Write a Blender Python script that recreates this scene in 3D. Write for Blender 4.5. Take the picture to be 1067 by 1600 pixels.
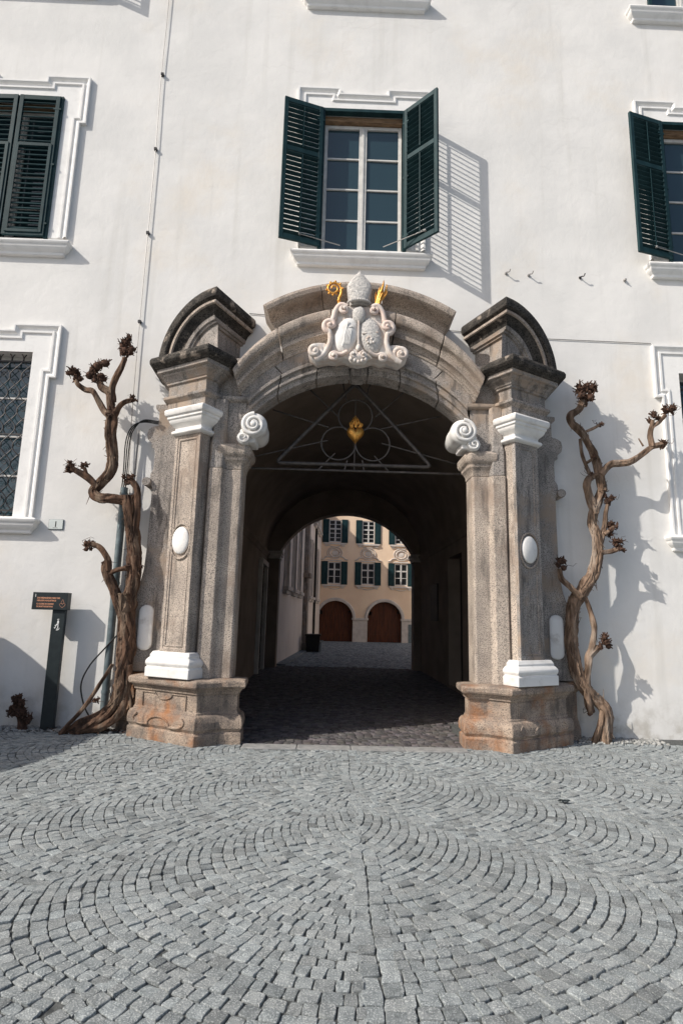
import bpy, bmesh, math, random
from mathutils import Vector, Matrix, noise
from math import sin, cos, pi, radians, sqrt, atan2, hypot
random.seed(7)
for o in list(bpy.data.objects): bpy.data.objects.remove(o)
S = bpy.context.scene
COL = S.collection

# ------------------------------------------------------------------ camera, sky, sun, exposure
# world: facade plane y = 0 facing -y, portal axis x = 0, ground z = 0, metres
CAM = Vector((-0.385, -8.54, 1.6))
yaw, pitch, roll = radians(1.1116), radians(10.2331), radians(1.4025)
F = Vector((sin(yaw)*cos(pitch), cos(yaw)*cos(pitch), sin(pitch)))
r0 = Vector((cos(yaw), -sin(yaw), 0)); u0 = r0.cross(F)
RT = cos(roll)*r0 + sin(roll)*u0; UP = -sin(roll)*r0 + cos(roll)*u0
cd = bpy.data.cameras.new('camera'); cam = bpy.data.objects.new('camera', cd); COL.objects.link(cam)
M = Matrix.Identity(4)
for i in range(3):
    M[i][0], M[i][1], M[i][2], M[i][3] = RT[i], UP[i], -F[i], CAM[i]
cam.matrix_world = M
cd.sensor_fit = 'HORIZONTAL'; cd.sensor_width = 36; cd.lens = 909.06/1067*36; cd.clip_end = 2000; cd.clip_start = .05
S.camera = cam

SUN_TRAVEL = Vector((.93, .524, -.86)).normalized()
W = bpy.data.worlds.new('World'); S.world = W; W.use_nodes = True
wn = W.node_tree.nodes; wl = W.node_tree.links
bg = wn['Background']; sk = wn.new('ShaderNodeTexSky'); sk.sky_type = 'NISHITA'; sk.sun_disc = False
sk.sun_elevation = math.asin(-SUN_TRAVEL.z); sk.sun_rotation = atan2(-SUN_TRAVEL.x, -SUN_TRAVEL.y)
sk.altitude = 600; sk.air_density = 1.0; sk.dust_density = 4.0; sk.ozone_density = 1.0
wl.new(sk.outputs[0], bg.inputs[0]); bg.inputs[1].default_value = .106
sd = bpy.data.lights.new('sun', 'SUN'); sd.energy = 3.6; sd.angle = radians(.53); sd.color = (1, .945, .865)
so = bpy.data.objects.new('sun', sd); COL.objects.link(so); so.location = (-20, -20, 25)
so.rotation_euler = SUN_TRAVEL.to_track_quat('-Z', 'Y').to_euler()
S.view_settings.view_transform = 'Standard'; S.view_settings.look = 'None'
S.view_settings.exposure = .31; S.view_settings.gamma = 1
S.render.engine = 'CYCLES'
S.cycles.max_bounces = 8; S.cycles.diffuse_bounces = 5

# ------------------------------------------------------------------ materials
def mat(name, c1, c2=None, scale=6, detail=6, rough=.8, bump=.2, bscale=40, bdist=.01, spec=.3, metal=0,
        c3=None, s3=.6, t3=(.5, .62), speck=None, sps=90, spw=(.35, .65), tone=False, rnd=0, contrast=(.35, .65), stretch=None, ior=None, stain=False, streak=0):
    m = bpy.data.materials.new(name); m.use_nodes = True
    n = m.node_tree.nodes; l = m.node_tree.links; b = n['Principled BSDF']
    b.inputs['Roughness'].default_value = rough; b.inputs['Metallic'].default_value = metal
    b.inputs['Specular IOR Level'].default_value = spec
    if ior: b.inputs['IOR'].default_value = ior
    geo = n.new('ShaderNodeNewGeometry'); pos = geo.outputs['Position']
    if stretch:
        mp = n.new('ShaderNodeMapping'); mp.inputs['Scale'].default_value = stretch
        l.new(pos, mp.inputs['Vector']); pos = mp.outputs[0]
    def nz(sc, dt=6, rg=.55):
        t = n.new('ShaderNodeTexNoise'); t.inputs['Scale'].default_value = sc; t.inputs['Detail'].default_value = dt
        t.inputs['Roughness'].default_value = rg; l.new(pos, t.inputs['Vector']); return t.outputs[0]
    def ramp(src, a, bb):
        r = n.new('ShaderNodeMapRange'); r.inputs[1].default_value = a; r.inputs[2].default_value = bb; r.clamp = True
        r.interpolation_type = 'SMOOTHSTEP'
        l.new(src, r.inputs[0]); return r.outputs[0]
    def mix(f, a, bb, mode='MIX'):
        x = n.new('ShaderNodeMix'); x.data_type = 'RGBA'; x.blend_type = mode
        if isinstance(f, (int, float)): x.inputs[0].default_value = f
        else: l.new(f, x.inputs[0])
        for k, v in ((6, a), (7, bb)):
            if isinstance(v, (tuple, list)): x.inputs[k].default_value = (*v, 1) if len(v) == 3 else v
            else: l.new(v, x.inputs[k])
        return x.outputs[2]
    col = c1
    if c2: col = mix(ramp(nz(scale, detail), *contrast), c1, c2)
    if speck:
        col = mix(ramp(nz(sps, 2, .6), *spw), col, speck)
    if c3: col = mix(ramp(nz(s3, 8, .62), *t3), col, c3)
    if streak:      # rain-washed black crust running down the stone
        mp3 = n.new('ShaderNodeMapping'); mp3.inputs['Scale'].default_value = (5, 5, .9); l.new(geo.outputs['Position'], mp3.inputs['Vector'])
        t3_ = n.new('ShaderNodeTexNoise'); t3_.inputs['Scale'].default_value = 1.5; t3_.inputs['Detail'].default_value = 9; t3_.inputs['Roughness'].default_value = .68; l.new(mp3.outputs[0], t3_.inputs['Vector'])
        f6 = n.new('ShaderNodeMath'); f6.operation = 'MULTIPLY'; f6.inputs[1].default_value = streak; l.new(ramp(t3_.outputs[0], .50, .66), f6.inputs[0])
        col = mix(f6.outputs[0], col, (.085, .078, .072))
    if stain:
        mp2 = n.new('ShaderNodeMapping'); mp2.inputs['Scale'].default_value = (2.6, 1, .14); l.new(geo.outputs['Position'], mp2.inputs['Vector'])
        t2 = n.new('ShaderNodeTexNoise'); t2.inputs['Scale'].default_value = 1.6; t2.inputs['Detail'].default_value = 7; l.new(mp2.outputs[0], t2.inputs['Vector'])
        f2 = n.new('ShaderNodeMath'); f2.operation = 'MULTIPLY'; f2.inputs[1].default_value = .55; l.new(ramp(t2.outputs[0], .54, .78), f2.inputs[0])
        col = mix(f2.outputs[0], col, (.60, .585, .55))
        sx = n.new('ShaderNodeSeparateXYZ'); l.new(geo.outputs['Position'], sx.inputs[0])
        f3 = n.new('ShaderNodeMath'); f3.operation = 'MULTIPLY'; l.new(ramp(sx.outputs[2], .75, .02), f3.inputs[0]); l.new(ramp(nz(3.2, 8, .65), .40, .66), f3.inputs[1])
        col = mix(f3.outputs[0], col, (.50, .475, .43))
        vo = n.new('ShaderNodeTexVoronoi'); vo.feature = 'DISTANCE_TO_EDGE'; vo.inputs['Scale'].default_value = .42
        wp = n.new('ShaderNodeMix'); wp.data_type = 'VECTOR'; wp.inputs[0].default_value = .25
        nt = n.new('ShaderNodeTexNoise'); nt.inputs['Scale'].default_value = 2.2; nt.inputs['Detail'].default_value = 8; l.new(geo.outputs['Position'], nt.inputs['Vector'])
        l.new(geo.outputs['Position'], wp.inputs[4]); l.new(nt.outputs['Color'], wp.inputs[5]); l.new(wp.outputs[1], vo.inputs['Vector'])
        f4 = n.new('ShaderNodeMath'); f4.operation = 'MULTIPLY'; l.new(ramp(vo.outputs['Distance'], .0035, .0012), f4.inputs[0]); l.new(ramp(nz(.7, 3), .54, .60), f4.inputs[1])
        f5 = n.new('ShaderNodeMath'); f5.operation = 'MULTIPLY'; f5.inputs[1].default_value = .10; l.new(f4.outputs[0], f5.inputs[0])
        col = mix(f5.outputs[0], col, (.45, .43, .40))
    if tone:
        at = n.new('ShaderNodeAttribute'); at.attribute_name = 'tone'
        col = mix(1.0, col, at.outputs['Color'], 'MULTIPLY')
    if rnd:
        oi = n.new('ShaderNodeObjectInfo'); r = n.new('ShaderNodeMapRange')
        r.inputs[3].default_value = 1-rnd; r.inputs[4].default_value = 1+rnd; l.new(oi.outputs['Random'], r.inputs[0])
        cm = n.new('ShaderNodeCombineColor')
        for k in range(3): l.new(r.outputs[0], cm.inputs[k])
        col = mix(1.0, col, cm.outputs[0], 'MULTIPLY')
    if isinstance(col, tuple): b.inputs['Base Color'].default_value = (*col, 1)
    else: l.new(col, b.inputs['Base Color'])
    if bump:
        bp = n.new('ShaderNodeBump'); bp.inputs['Strength'].default_value = bump; bp.inputs['Distance'].default_value = bdist
        l.new(nz(bscale, 8, .65), bp.inputs['Height']); l.new(bp.outputs[0], b.inputs['Normal'])
    return m

MT = {}
MT['plaster'] = mat('plaster', (.78, .765, .74), (.70, .69, .67), scale=.9, detail=8, rough=.92, bump=.42, bscale=4.5, bdist=.02, spec=.1,
                    c3=(.73, .68, .61), s3=.5, t3=(.50, .74), stain=True)
MT['trim'] = mat('trim_white', (.82, .81, .79), (.70, .69, .67), scale=5, rough=.85, bump=.25, bscale=30, spec=.15, contrast=(.45, .8))
MT['granite'] = mat('granite', (.58, .49, .41), (.42, .355, .30), scale=2.2, rough=.9, bump=.9, bscale=70, bdist=.012, spec=.15,
                    speck=(.19, .17, .155), sps=78, spw=(.48, .62), c3=(.30, .235, .19), s3=1.3, t3=(.48, .68), streak=.5)
MT['granite_rust'] = mat('granite_rust', (.47, .37, .29), (.26, .21, .175), scale=4, rough=.9, bump=1, bscale=45, bdist=.018, spec=.15,
                    speck=(.16, .135, .115), sps=75, spw=(.5, .64), c3=(.36, .165, .075), s3=1.9, t3=(.47, .72), streak=.55)
MT['lichen'] = mat('granite_lichen', (.05, .046, .042), (.10, .09, .08), scale=9, rough=.95, bump=1, bscale=50, bdist=.015, spec=.1,
                    c3=(.33, .28, .235), s3=5, t3=(.56, .7), speck=(.02, .02, .02), sps=60, spw=(.5, .62))
MT['granite_grey'] = mat('granite_grey', (.46, .41, .37), (.30, .275, .255), scale=3, rough=.9, bump=.9, bscale=70, bdist=.012, spec=.15,
                    speck=(.14, .132, .125), sps=80, spw=(.48, .62), c3=(.36, .285, .225), s3=1.7, t3=(.48, .65), streak=.7)
MT['marble'] = mat('white_marble', (.76, .745, .72), (.58, .555, .53), scale=4, detail=8, rough=.6, bump=.4, bscale=26, spec=.3, contrast=(.46, .74), c3=(.50, .47, .44), s3=3.2, t3=(.60, .74))
MT['sculpt'] = mat('carved_marble', (.70, .66, .62), (.60, .50, .43), scale=7, rough=.75, bump=.6, bscale=60, bdist=.008, spec=.2, c3=(.42, .42, .42), s3=5, t3=(.55, .7))
MT['sculpt_pink'] = mat('carved_marble_pink', (.68, .53, .46), (.70, .62, .56), scale=9, rough=.75, bump=.4, bscale=60, bdist=.008, spec=.2)
MT['mitre'] = mat('carved_grey', (.70, .67, .63), (.50, .48, .46), scale=30, rough=.85, bump=1, bscale=38, bdist=.03, spec=.15)
MT['gold'] = mat('gilding', (.84, .44, .105), (.60, .27, .055), scale=26, rough=.38, bump=.5, bscale=60, metal=.75, spec=.5)
MT['iron_lit'] = mat('iron_lit', (.075, .068, .065), (.12, .105, .097), scale=15, rough=.45, bump=.2, bscale=60, metal=.35)  # lighter copy of iron, light on the arch bars put into the colour
MT['iron'] = mat('iron', (.035, .034, .036), (.06, .056, .056), scale=15, rough=.5, bump=.2, bscale=60, metal=.4)
MT['shutter'] = mat('shutter_green', (.008, .029, .034), (.014, .042, .048), scale=6, rough=.6, bump=.15, bscale=60, spec=.18)
MT['winframe'] = mat('window_frame', (.62, .61, .585), (.52, .51, .49), scale=8, rough=.6, bump=.1)
MT['glass'] = mat('window_glass', (.022, .046, .056), None, rough=.05, bump=.03, bscale=3, bdist=.02, spec=.6, ior=1.6)
MT['darkglass'] = mat('dark_glass', (.012, .015, .016), None, rough=.1, bump=0, spec=.5)
MT['wood'] = mat('lintel_wood', (.30, .19, .11), (.16, .10, .06), scale=20, rough=.8, stretch=(.3, 1, 3))
MT['cobble'] = mat('cobble', (.288, .310, .311), (.195, .214, .218), scale=16, detail=4, rough=.8, bump=1, bscale=110, bdist=.010, spec=.3,
                   speck=(.47, .495, .49), sps=130, spw=(.5, .66), tone=True)
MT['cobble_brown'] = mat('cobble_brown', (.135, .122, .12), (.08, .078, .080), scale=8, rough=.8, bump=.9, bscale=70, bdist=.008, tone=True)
MT['joint'] = mat('joint_sand', (.065, .069, .069), (.13, .135, .13), scale=30, rough=.95, bump=1, bscale=120, bdist=.01)
MT['kerb'] = mat('kerb_stone', (.33, .325, .315), (.24, .24, .235), scale=10, rough=.85, bump=.7, bscale=80)
MT['bark'] = mat('vine_bark', (.155, .092, .062), (.05, .034, .027), scale=14, rough=.95, bump=1, bscale=55, bdist=.02, spec=.1, stretch=(1, 1, .22),
                 c3=(.25, .185, .135), s3=6, t3=(.5, .66))
MT['bark_pale'] = mat('vine_bark_pale', (.28, .195, .14), (.10, .066, .047), scale=16, rough=.95, bump=1, bscale=55, bdist=.02, spec=.1, stretch=(1, 1, .22),
                 c3=(.36, .29, .235), s3=5, t3=(.5, .66))
MT['twig'] = mat('vine_twig', (.115, .066, .047), (.05, .032, .025), scale=30, rough=.95, bump=.5, spec=.1)
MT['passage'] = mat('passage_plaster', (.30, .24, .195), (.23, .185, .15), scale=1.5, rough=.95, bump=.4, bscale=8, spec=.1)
MT['sign'] = mat('sign_metal', (.012, .019, .022), (.018, .026, .029), scale=12, rough=.45, bump=.1, spec=.4)
MT['sign_white'] = mat('sign_white', (.8, .8, .78), None, rough=.6, bump=0)
MT['sign_orange'] = mat('sign_orange', (.75, .36, .22), None, rough=.6, bump=0)
MT['black'] = mat('black_rubber', (.012, .012, .012), None, rough=.55, bump=0)
MT['pipe'] = mat('zinc_pipe', (.16, .20, .215), (.11, .14, .15), scale=9, rough=.5, bump=.1, metal=.3)
MT['wire'] = mat('wire', (.30, .29, .28), None, rough=.5, bump=0, metal=.4)
MT['gravel'] = mat('gravel', (.42, .42, .40), (.24, .24, .23), scale=12, rough=.9, bump=.5, bscale=80, contrast=(.4, .6))
MT['salmon'] = mat('salmon_plaster', (.88, .69, .51), (.82, .62, .45), scale=.8, rough=.93, bump=.3, bscale=8, spec=.1)
MT['pale'] = mat('pale_plaster', (.82, .745, .68), (.75, .67, .61), scale=.7, rough=.93, bump=.3, bscale=8, spec=.1)
MT['paletrim'] = mat('pale_trim', (.66, .61, .56), (.55, .50, .46), scale=3, rough=.9, bump=.2)
MT['door'] = mat('door_wood', (.12, .036, .014), (.055, .019, .010), scale=3, rough=.6, bump=.3, bscale=20, stretch=(6, 1, .5), spec=.3)
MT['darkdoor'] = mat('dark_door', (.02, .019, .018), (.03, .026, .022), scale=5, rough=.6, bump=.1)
MT['asphalt'] = mat('courtyard_setts', (.20, .235, .255), (.12, .145, .16), scale=6, rough=.6, bump=1, bscale=14, bdist=.03, spec=.35)
MT['far_ground'] = mat('far_setts', (.24, .25, .25), (.16, .17, .17), scale=9, rough=.8, bump=1, bscale=11, bdist=.02)
MT['setts'] = mat('dark_setts', (.25, .29, .315), (.15, .18, .20), scale=9, rough=.55, bump=.8, bscale=60, bdist=.008, spec=.4, tone=True)
MT['plate'] = mat('number_plate', (.60, .64, .62), None, rough=.4, bump=0)
MT['roof'] = mat('roof_tiles', (.25, .12, .08), (.18, .09, .06), scale=4, rough=.9, bump=1, bscale=12)
MT['leaf'] = mat('leaf_dark', (.05, .08, .03), (.03, .055, .022), scale=8, rough=.7)
MT['terracotta'] = mat('terracotta', (.40, .20, .12), (.33, .16, .10), scale=6, rough=.85)

# ------------------------------------------------------------------ mesh helpers
class MB:
    def __init__(s): s.v = []; s.f = []; s.m = []
    def add(s, vs, fs, mi=0):
        k = len(s.v); s.v += [tuple(p) for p in vs]
        for f in fs: s.f.append(tuple(i+k for i in f)); s.m.append(mi)
    def grid(s, rows, closed=False, mi=0, mis=None):
        k = len(s.v); n = len(rows[0])
        for r in rows: s.v += [tuple(p) for p in r]
        for i in range(len(rows)-1):
            for j in range(n if closed else n-1):
                j2 = (j+1) % n
                s.f.append((k+i*n+j, k+i*n+j2, k+(i+1)*n+j2, k+(i+1)*n+j)); s.m.append(mis[i] if mis else mi)
    def ngon(s, pts, mi=0):
        s.add(pts, [tuple(range(len(pts)))], mi)
    def box(s, x0, x1, y0, y1, z0, z1, mi=0, M=None):
        vs = [Vector((x, y, z)) for x in (x0, x1) for y in (y0, y1) for z in (z0, z1)]
        if M: vs = [M @ v for v in vs]
        s.add(vs, [(0,1,3,2), (4,6,7,5), (0,4,5,1), (2,3,7,6), (0,2,6,4), (1,5,7,3)], mi)
    def tube(s, pts, r, n=8, mi=0, cap=True, fn=None):
        pts = [Vector(p) for p in pts]; rows = []
        t = (pts[1]-pts[0]).normalized(); a = t.orthogonal().normalized()
        for i, p in enumerate(pts):
            t = (pts[min(i+1, len(pts)-1)]-pts[max(i-1, 0)])
            if t.length < 1e-9: t = Vector((0, 0, 1))
            t.normalize(); a = (a - t*a.dot(t))
            if a.length < 1e-6: a = t.orthogonal()
            a.normalize(); b = t.cross(a)
            ri = r(i/(len(pts)-1)) if callable(r) else r
            rows.append([p + (a*cos(2*pi*j/n)+b*sin(2*pi*j/n))*ri*(fn(i, j) if fn else 1) for j in range(n)])
        s.grid(rows, True, mi)
        if cap: s.ngon(rows[0][::-1], mi); s.ngon(rows[-1], mi)
    def lathe(s, c, prof, n=20, mi=0, axis='z'):
        rows = []
        for r, h in prof:
            row = []
            for j in range(n):
                a = 2*pi*j/n
                if axis == 'z': row.append((c[0]+r*cos(a), c[1]+r*sin(a), c[2]+h))
                else: row.append((c[0]+r*cos(a), c[1]+h, c[2]+r*sin(a)))
            rows.append(row)
        s.grid(rows, True, mi); s.ngon(rows[0], mi); s.ngon(rows[-1], mi)
    def ell(s, c, rx, ry, rz, n=16, m=10, mi=0, M=None, fn=None):
        rows = []
        for i in range(m+1):
            th = -pi/2 + pi*i/m; row = []
            for j in range(n):
                a = 2*pi*j/n; k = fn(th, a) if fn else 1
                p = Vector((rx*cos(th)*cos(a)*k, ry*cos(th)*sin(a)*k, rz*sin(th)*k))
                if M: p = M @ p
                row.append(Vector(c)+p)
            rows.append(row)
        s.grid(rows, True, mi)
    def build(s, name, mats, parent=None, smooth=35, bevel=0, seg=2, recalc=True, label=None):
        me = bpy.data.meshes.new(name); me.from_pydata(s.v, [], s.f)
        if not isinstance(mats, (list, tuple)): mats = [mats]
        for q in mats: me.materials.append(MT[q])
        me.polygons.foreach_set('material_index', s.m)
        if recalc:
            bm = bmesh.new(); bm.from_mesh(me); bmesh.ops.remove_doubles(bm, verts=bm.verts, dist=1e-5)
            bmesh.ops.recalc_face_normals(bm, faces=bm.faces); bm.to_mesh(me); bm.free()
        if smooth:
            me.polygons.foreach_set('use_smooth', [True]*len(me.polygons)); me.set_sharp_from_angle(angle=radians(smooth))
        o = bpy.data.objects.new(name, me); COL.objects.link(o)
        if parent: o.parent = parent
        if bevel:
            b = o.modifiers.new('edge_wear', 'BEVEL'); b.width = bevel; b.segments = seg; b.limit_method = 'ANGLE'; b.angle_limit = radians(32)
            b.harden_normals = False
        if label: o['label'] = label
        return o
def thing(name, label, cat, loc=(0, 0, 0), group=None):
    o = bpy.data.objects.new(name, None); COL.objects.link(o); o.location = (0, 0, 0); o.empty_display_size = .2
    o['label'] = label; o['category'] = cat
    if group: o['group'] = group
    return o
def tag(o, label, cat, group=None):
    o['label'] = label; o['category'] = cat
    if group: o['group'] = group
    return o
def struct(o): o['kind'] = 'structure'; return o
def offs(plan, e):
    out = []; n = len(plan)
    def nor(a, b):
        dx, dy = b[0]-a[0], b[1]-a[1]; L = hypot(dx, dy); return (dy/L, -dx/L)
    for i, p in enumerate(plan):
        if i == 0: nn = nor(plan[0], plan[1]); out.append((p[0]+nn[0]*e, p[1]+nn[1]*e)); continue
        if i == n-1: nn = nor(plan[-2], plan[-1]); out.append((p[0]+nn[0]*e, p[1]+nn[1]*e)); continue
        a = nor(plan[i-1], p); b = nor(p, plan[i+1]); k = 1+a[0]*b[0]+a[1]*b[1]; k = max(k, .25)
        out.append((p[0]+(a[0]+b[0])/k*e, p[1]+(a[1]+b[1])/k*e))
    return out
def sweep(mb, plan, prof, s=1, mis=None, caps=True):
    rows = [[(s*u, -d, z) for u, d in offs(plan, e)] for e, z in prof]
    mb.grid(rows, False, 0, mis)
    if caps: mb.ngon(rows[0], mis[0] if mis else 0); mb.ngon(rows[-1], mis[-1] if mis else 0)
def sweep_xz(mb, path, prof, y0=0, mi=0):
    rows = [[(x, y0-e, z) for x, z in offs(path, -r)] for r, e in prof]
    mb.grid(rows, False, mi)
def spline(pts, step=.03):
    P = [Vector(p) for p in pts]; out = []
    Q = [P[0]*2-P[1]] + P + [P[-1]*2-P[-2]]
    for i in range(1, len(Q)-2):
        a, b, c, d = Q[i-1], Q[i], Q[i+1], Q[i+2]; n = max(2, int((c-b).length/step))
        for k in range(n):
            t = k/n
            out.append(.5*((2*b)+(c-a)*t+(2*a-5*b+4*c-d)*t*t+(3*b-a-3*c+d)*t**3))
    out.append(P[-1]); return out
def wall_holes(mb, x0, x1, z0, z1, holes, fn, depth, mi=0, mi_rev=0):
    """front sheet with rectangular holes and their reveals; fn(x, depth, z) -> point"""
    xs = sorted({x0, x1, *[h[0] for h in holes], *[h[1] for h in holes]}); zs = sorted({z0, z1, *[h[2] for h in holes], *[h[3] for h in holes]})
    xs = [x for x in xs if x0 <= x <= x1]; zs = [z for z in zs if z0 <= z <= z1]
    for a, b in zip(xs, xs[1:]):
        for c, d in zip(zs, zs[1:]):
            mx, mz = (a+b)/2, (c+d)/2
            if any(h[0] < mx < h[1] and h[2] < mz < h[3] for h in holes): continue
            mb.ngon([fn(a, 0, c), fn(b, 0, c), fn(b, 0, d), fn(a, 0, d)], mi)
    for h in holes:
        a, b, c, d = h[:4]; q = [(a, c), (b, c), (b, d), (a, d)]
        for i in range(4):
            p, r = q[i], q[(i+1) % 4]
            mb.ngon([fn(p[0], 0, p[1]), fn(r[0], 0, r[1]), fn(r[0], depth, r[1]), fn(p[0], depth, p[1])], mi_rev)

# ------------------------------------------------------------------ ground
g = MB(); g.ngon([(-300, -300, -.008), (300, -300, -.008), (300, -.9, -.016), (-300, -.9, -.008)]); struct(g.build('ground', 'joint', smooth=0))
g = MB(); g.ngon([(-9, -.9, -.035), (9, -.9, -.035), (9, .3, -.035), (-9, .3, -.035)]); struct(g.build('ground_by_wall', 'joint', smooth=0))
far = MB()
for a, b, c, d in ((-300, 300, -300, -11.2), (-300, -7.9, -11.2, -.9), (7.9, 300, -11.2, -.9)):
    far.ngon([(a, c, -.004), (b, c, -.004), (b, d, -.004), (a, d, -.004)])
struct(far.build('square', 'far_ground', smooth=0))

PITCH = .082
def stones_in_arcs():
    """setts laid in stacked segmental arcs; the courses run out diagonally to both sides of a central spine"""
    out = []; R = 1.0; hc = .685; thm = math.asin(hc/R); X0 = -.10; STEP = 1.70
    wv = lambda p: (p[0]+.022*noise.noise(Vector((p[0]*1.7, p[1]*1.7, 0)))+.007*noise.noise(Vector((p[0]*9, p[1]*9, 5))),
                    p[1]+.022*noise.noise(Vector((p[0]*1.7, p[1]*1.7, 9)))+.007*noise.noise(Vector((p[0]*9, p[1]*9, 7))))
    spans = ((-11.3, -9.2), (-7.6, -4.12), (-2.72, -.9))          # where the two straight spine courses lie
    def half(y): return .074 if any(a < y < b for a, b in spans) else -.02
    for a, b in spans:
        for c in (-.5, .5):
            y = a + random.uniform(0, .06)
            while y < b-.03:
                L = random.uniform(.066, .11); x = X0+c*.092
                out.append([wv(p) for p in ((x-.046, y), (x+.046, y), (x+.046, y+L), (x-.046, y+L))]); y += L
    for side in (-1, 1):
        e1 = (side*.788, -.616); e2 = (side*.616, .788)
        for b in range(-5, 7):
            oy = -4.05+b*STEP
            for k in range(-40, 132):
                th = -thm + random.uniform(0, .05)
                pk = PITCH
                def P(t, kk):
                    a = kk*pk+R*cos(t)-R*.85; c = R*sin(t)
                    return (X0+e1[0]*a+e2[0]*c, oy+e1[1]*a+e2[1]*c)
                def T(t):
                    pc = pk*cos(t); return min(max(atan2((R+pc)*sin(t), (R+pc)*cos(t)-pk), -thm), thm)
                while th < thm-.02:
                    t2 = min(th+random.uniform(.060, .104)/R, thm)
                    if thm-t2 < .05: t2 = thm
                    q = [P(th, k), P(t2, k), P(T(t2), k+1), P(T(th), k+1)]; th = t2
                    cx = sum(p[0] for p in q)/4; cy = sum(p[1] for p in q)/4
                    if abs(cx-X0) > 7.8 or cy > 0 or cy < -11.4 or (cx-X0)*side < -.06: continue
                    ra = hypot(cx-X0, cy+4.15)
                    if cy < -4.6 and .5 < ra < 3.4 and abs(cx-X0) < .80*(-4.15-cy): continue      # fan below the junction of the courses
                    lim = half(cy)
                    q = [(X0+side*max((p[0]-X0)*side, lim), p[1]) for p in q]
                    out.append([wv(p) for p in q])
    for k in range(6, 41):
        r1, r2 = k*.082, k*.082+.082; am = math.atan(.80)+.045/r1; a = -am+random.uniform(0, .03)
        while a < am-.01:
            a2 = min(am, a+random.uniform(.060, .104)/(r1+.05))
            if am-a2 < .04/r1: a2 = am
            q = [(X0+r*sin(t), -4.15-r*cos(t)) for r, t in ((r1, a), (r1, a2), (r2, a2), (r2, a))]; a = a2
            cx = sum(p[0] for p in q)/4; cy = sum(p[1] for p in q)/4
            if cy > -4.6: continue
            lim = half(cy); sd_ = 1 if cx > X0 else -1
            out.append([wv((X0+sd_*max((p[0]-X0)*sd_, lim), p[1])) for p in q])
    return out
def blocked(x, y):
    if y > -.30 and abs(x) > 2.9: return True           # gravel bed along the wall
    if abs(x) < 1.42 and y > -1.06: return True          # threshold
    if 1.3 < abs(x) < 3.0 and y > -.30: return True
    if 1.42 <= abs(x) < 3.0:
        d = -y; dl = 1.05-(abs(x)-1.9)*.62 if abs(x) > 1.9 else 1.05-(1.9-abs(x))*.75
        if d < dl-.05: return True
    return y > -.3 and abs(x) < 3
def stone_mesh(q, h, rng, sub=True):
    """one sett: irregular outline, worn edge, slightly domed top"""
    c = Vector((sum(p[0] for p in q)/4, sum(p[1] for p in q)/4))
    P = [Vector(p)+Vector((rng.gauss(0, .0032), rng.gauss(0, .0032))) for p in q]; gap = .0024
    pts = []
    for i in range(4):
        p = P[i]; a = P[i-1]-p; b = P[(i+1) % 4]-p
        la, lb = a.length, b.length
        if la < .004 or lb < .004: pts.append(p + (c-p)*.1); continue
        p2 = p + (c-p).normalized()*(gap*1.3+rng.uniform(0, .005))
        k = rng.uniform(.07, .17)
        pts.append(p2 + a*k); 
        pts.append(p2 + (a+b)*.03)
        pts.append(p2 + b*k)
        m = (p+P[(i+1) % 4])/2; pts.append(m+(c-m).normalized()*(gap+rng.uniform(-.002, .003)))
    n = len(pts); tx, ty = rng.gauss(0, .022), rng.gauss(0, .022)
    Z = lambda p: h + (p.x-c.x)*tx+(p.y-c.y)*ty
    low = [(p.x, p.y, -.05) for p in pts]
    mid = [(p.x, p.y, Z(p)-.0036) for p in pts]
    ins = [p+(c-p)*rng.uniform(.035, .075) for p in pts]
    top = [(p.x, p.y, Z(p)+rng.uniform(-.0016, .0012)) for p in ins]
    v = low+mid+top+[(c.x, c.y, h+.0004)]
    f = []
    for i in range(n):
        j = (i+1) % n
        f += [(i, j, n+j, n+i), (n+i, n+j, 2*n+j, 2*n+i), (2*n+i, 2*n+j, 3*n)]
    return v, f
pav = thing('pavement', '', ''); del pav['label'], pav['category']; pav['kind'] = 'structure'
def area(q): return abs(sum(q[i][0]*q[(i+1) % 4][1]-q[(i+1) % 4][0]*q[i][1] for i in range(4)))/2
rng = random.Random(11)
setts = []
for q in stones_in_arcs():
    cx = sum(p[0] for p in q)/4; cy = sum(p[1] for p in q)/4
    if area(q) < .0007 or cy < -11.2 or blocked(cx, cy): continue
    setts.append((q, cx, cy))
def frame_pos(p):
    v = Vector(p)-CAM; w = v.dot(F)
    if w < .1: return None
    return v.dot(RT)/w, v.dot(UP)/w, w
cand = []
for i, (q, cx, cy) in enumerate(setts):
    fp = frame_pos((cx, cy, 0))
    if fp and abs(fp[0]) < .575 and abs(fp[1]) < .872: cand.append((area(q)/fp[2]**3, i))
near = {i for _, i in sorted(cand, reverse=True)[:300]}
rest = MB(); tones = []
def tone_for(cx, cy):
    t = rng.gauss(1.0, .10)
    if rng.random() < .07: t *= .74
    w = 1+.05*noise.noise(Vector((cx*.9, cy*.9, 3)))*2
    t = max(.55, min(1.3, t*w)); wr = rng.uniform(-.015, .02)
    return (t*(1+wr), t, t*(1-wr*.6), 1)
def set_tone(me, cols):
    at = me.color_attributes.new('tone', 'FLOAT_COLOR', 'POINT')
    at.data.foreach_set('color', [c for col in cols for c in col])
for i, (q, cx, cy) in enumerate(setts):
    v, f = stone_mesh(q, rng.gauss(0, .003), rng); t = tone_for(cx, cy)
    if i in near:
        me = bpy.data.meshes.new('cobblestone'); me.from_pydata(v, [], f); me.materials.append(MT['cobble'])
        set_tone(me, [t]*len(v))
        me.polygons.foreach_set('use_smooth', [True]*len(f)); me.set_sharp_from_angle(angle=radians(14))
        o = bpy.data.objects.new('cobblestone', me); COL.objects.link(o); o.parent = pav
    else:
        rest.add(v, f); tones += [t]*len(v)
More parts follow.
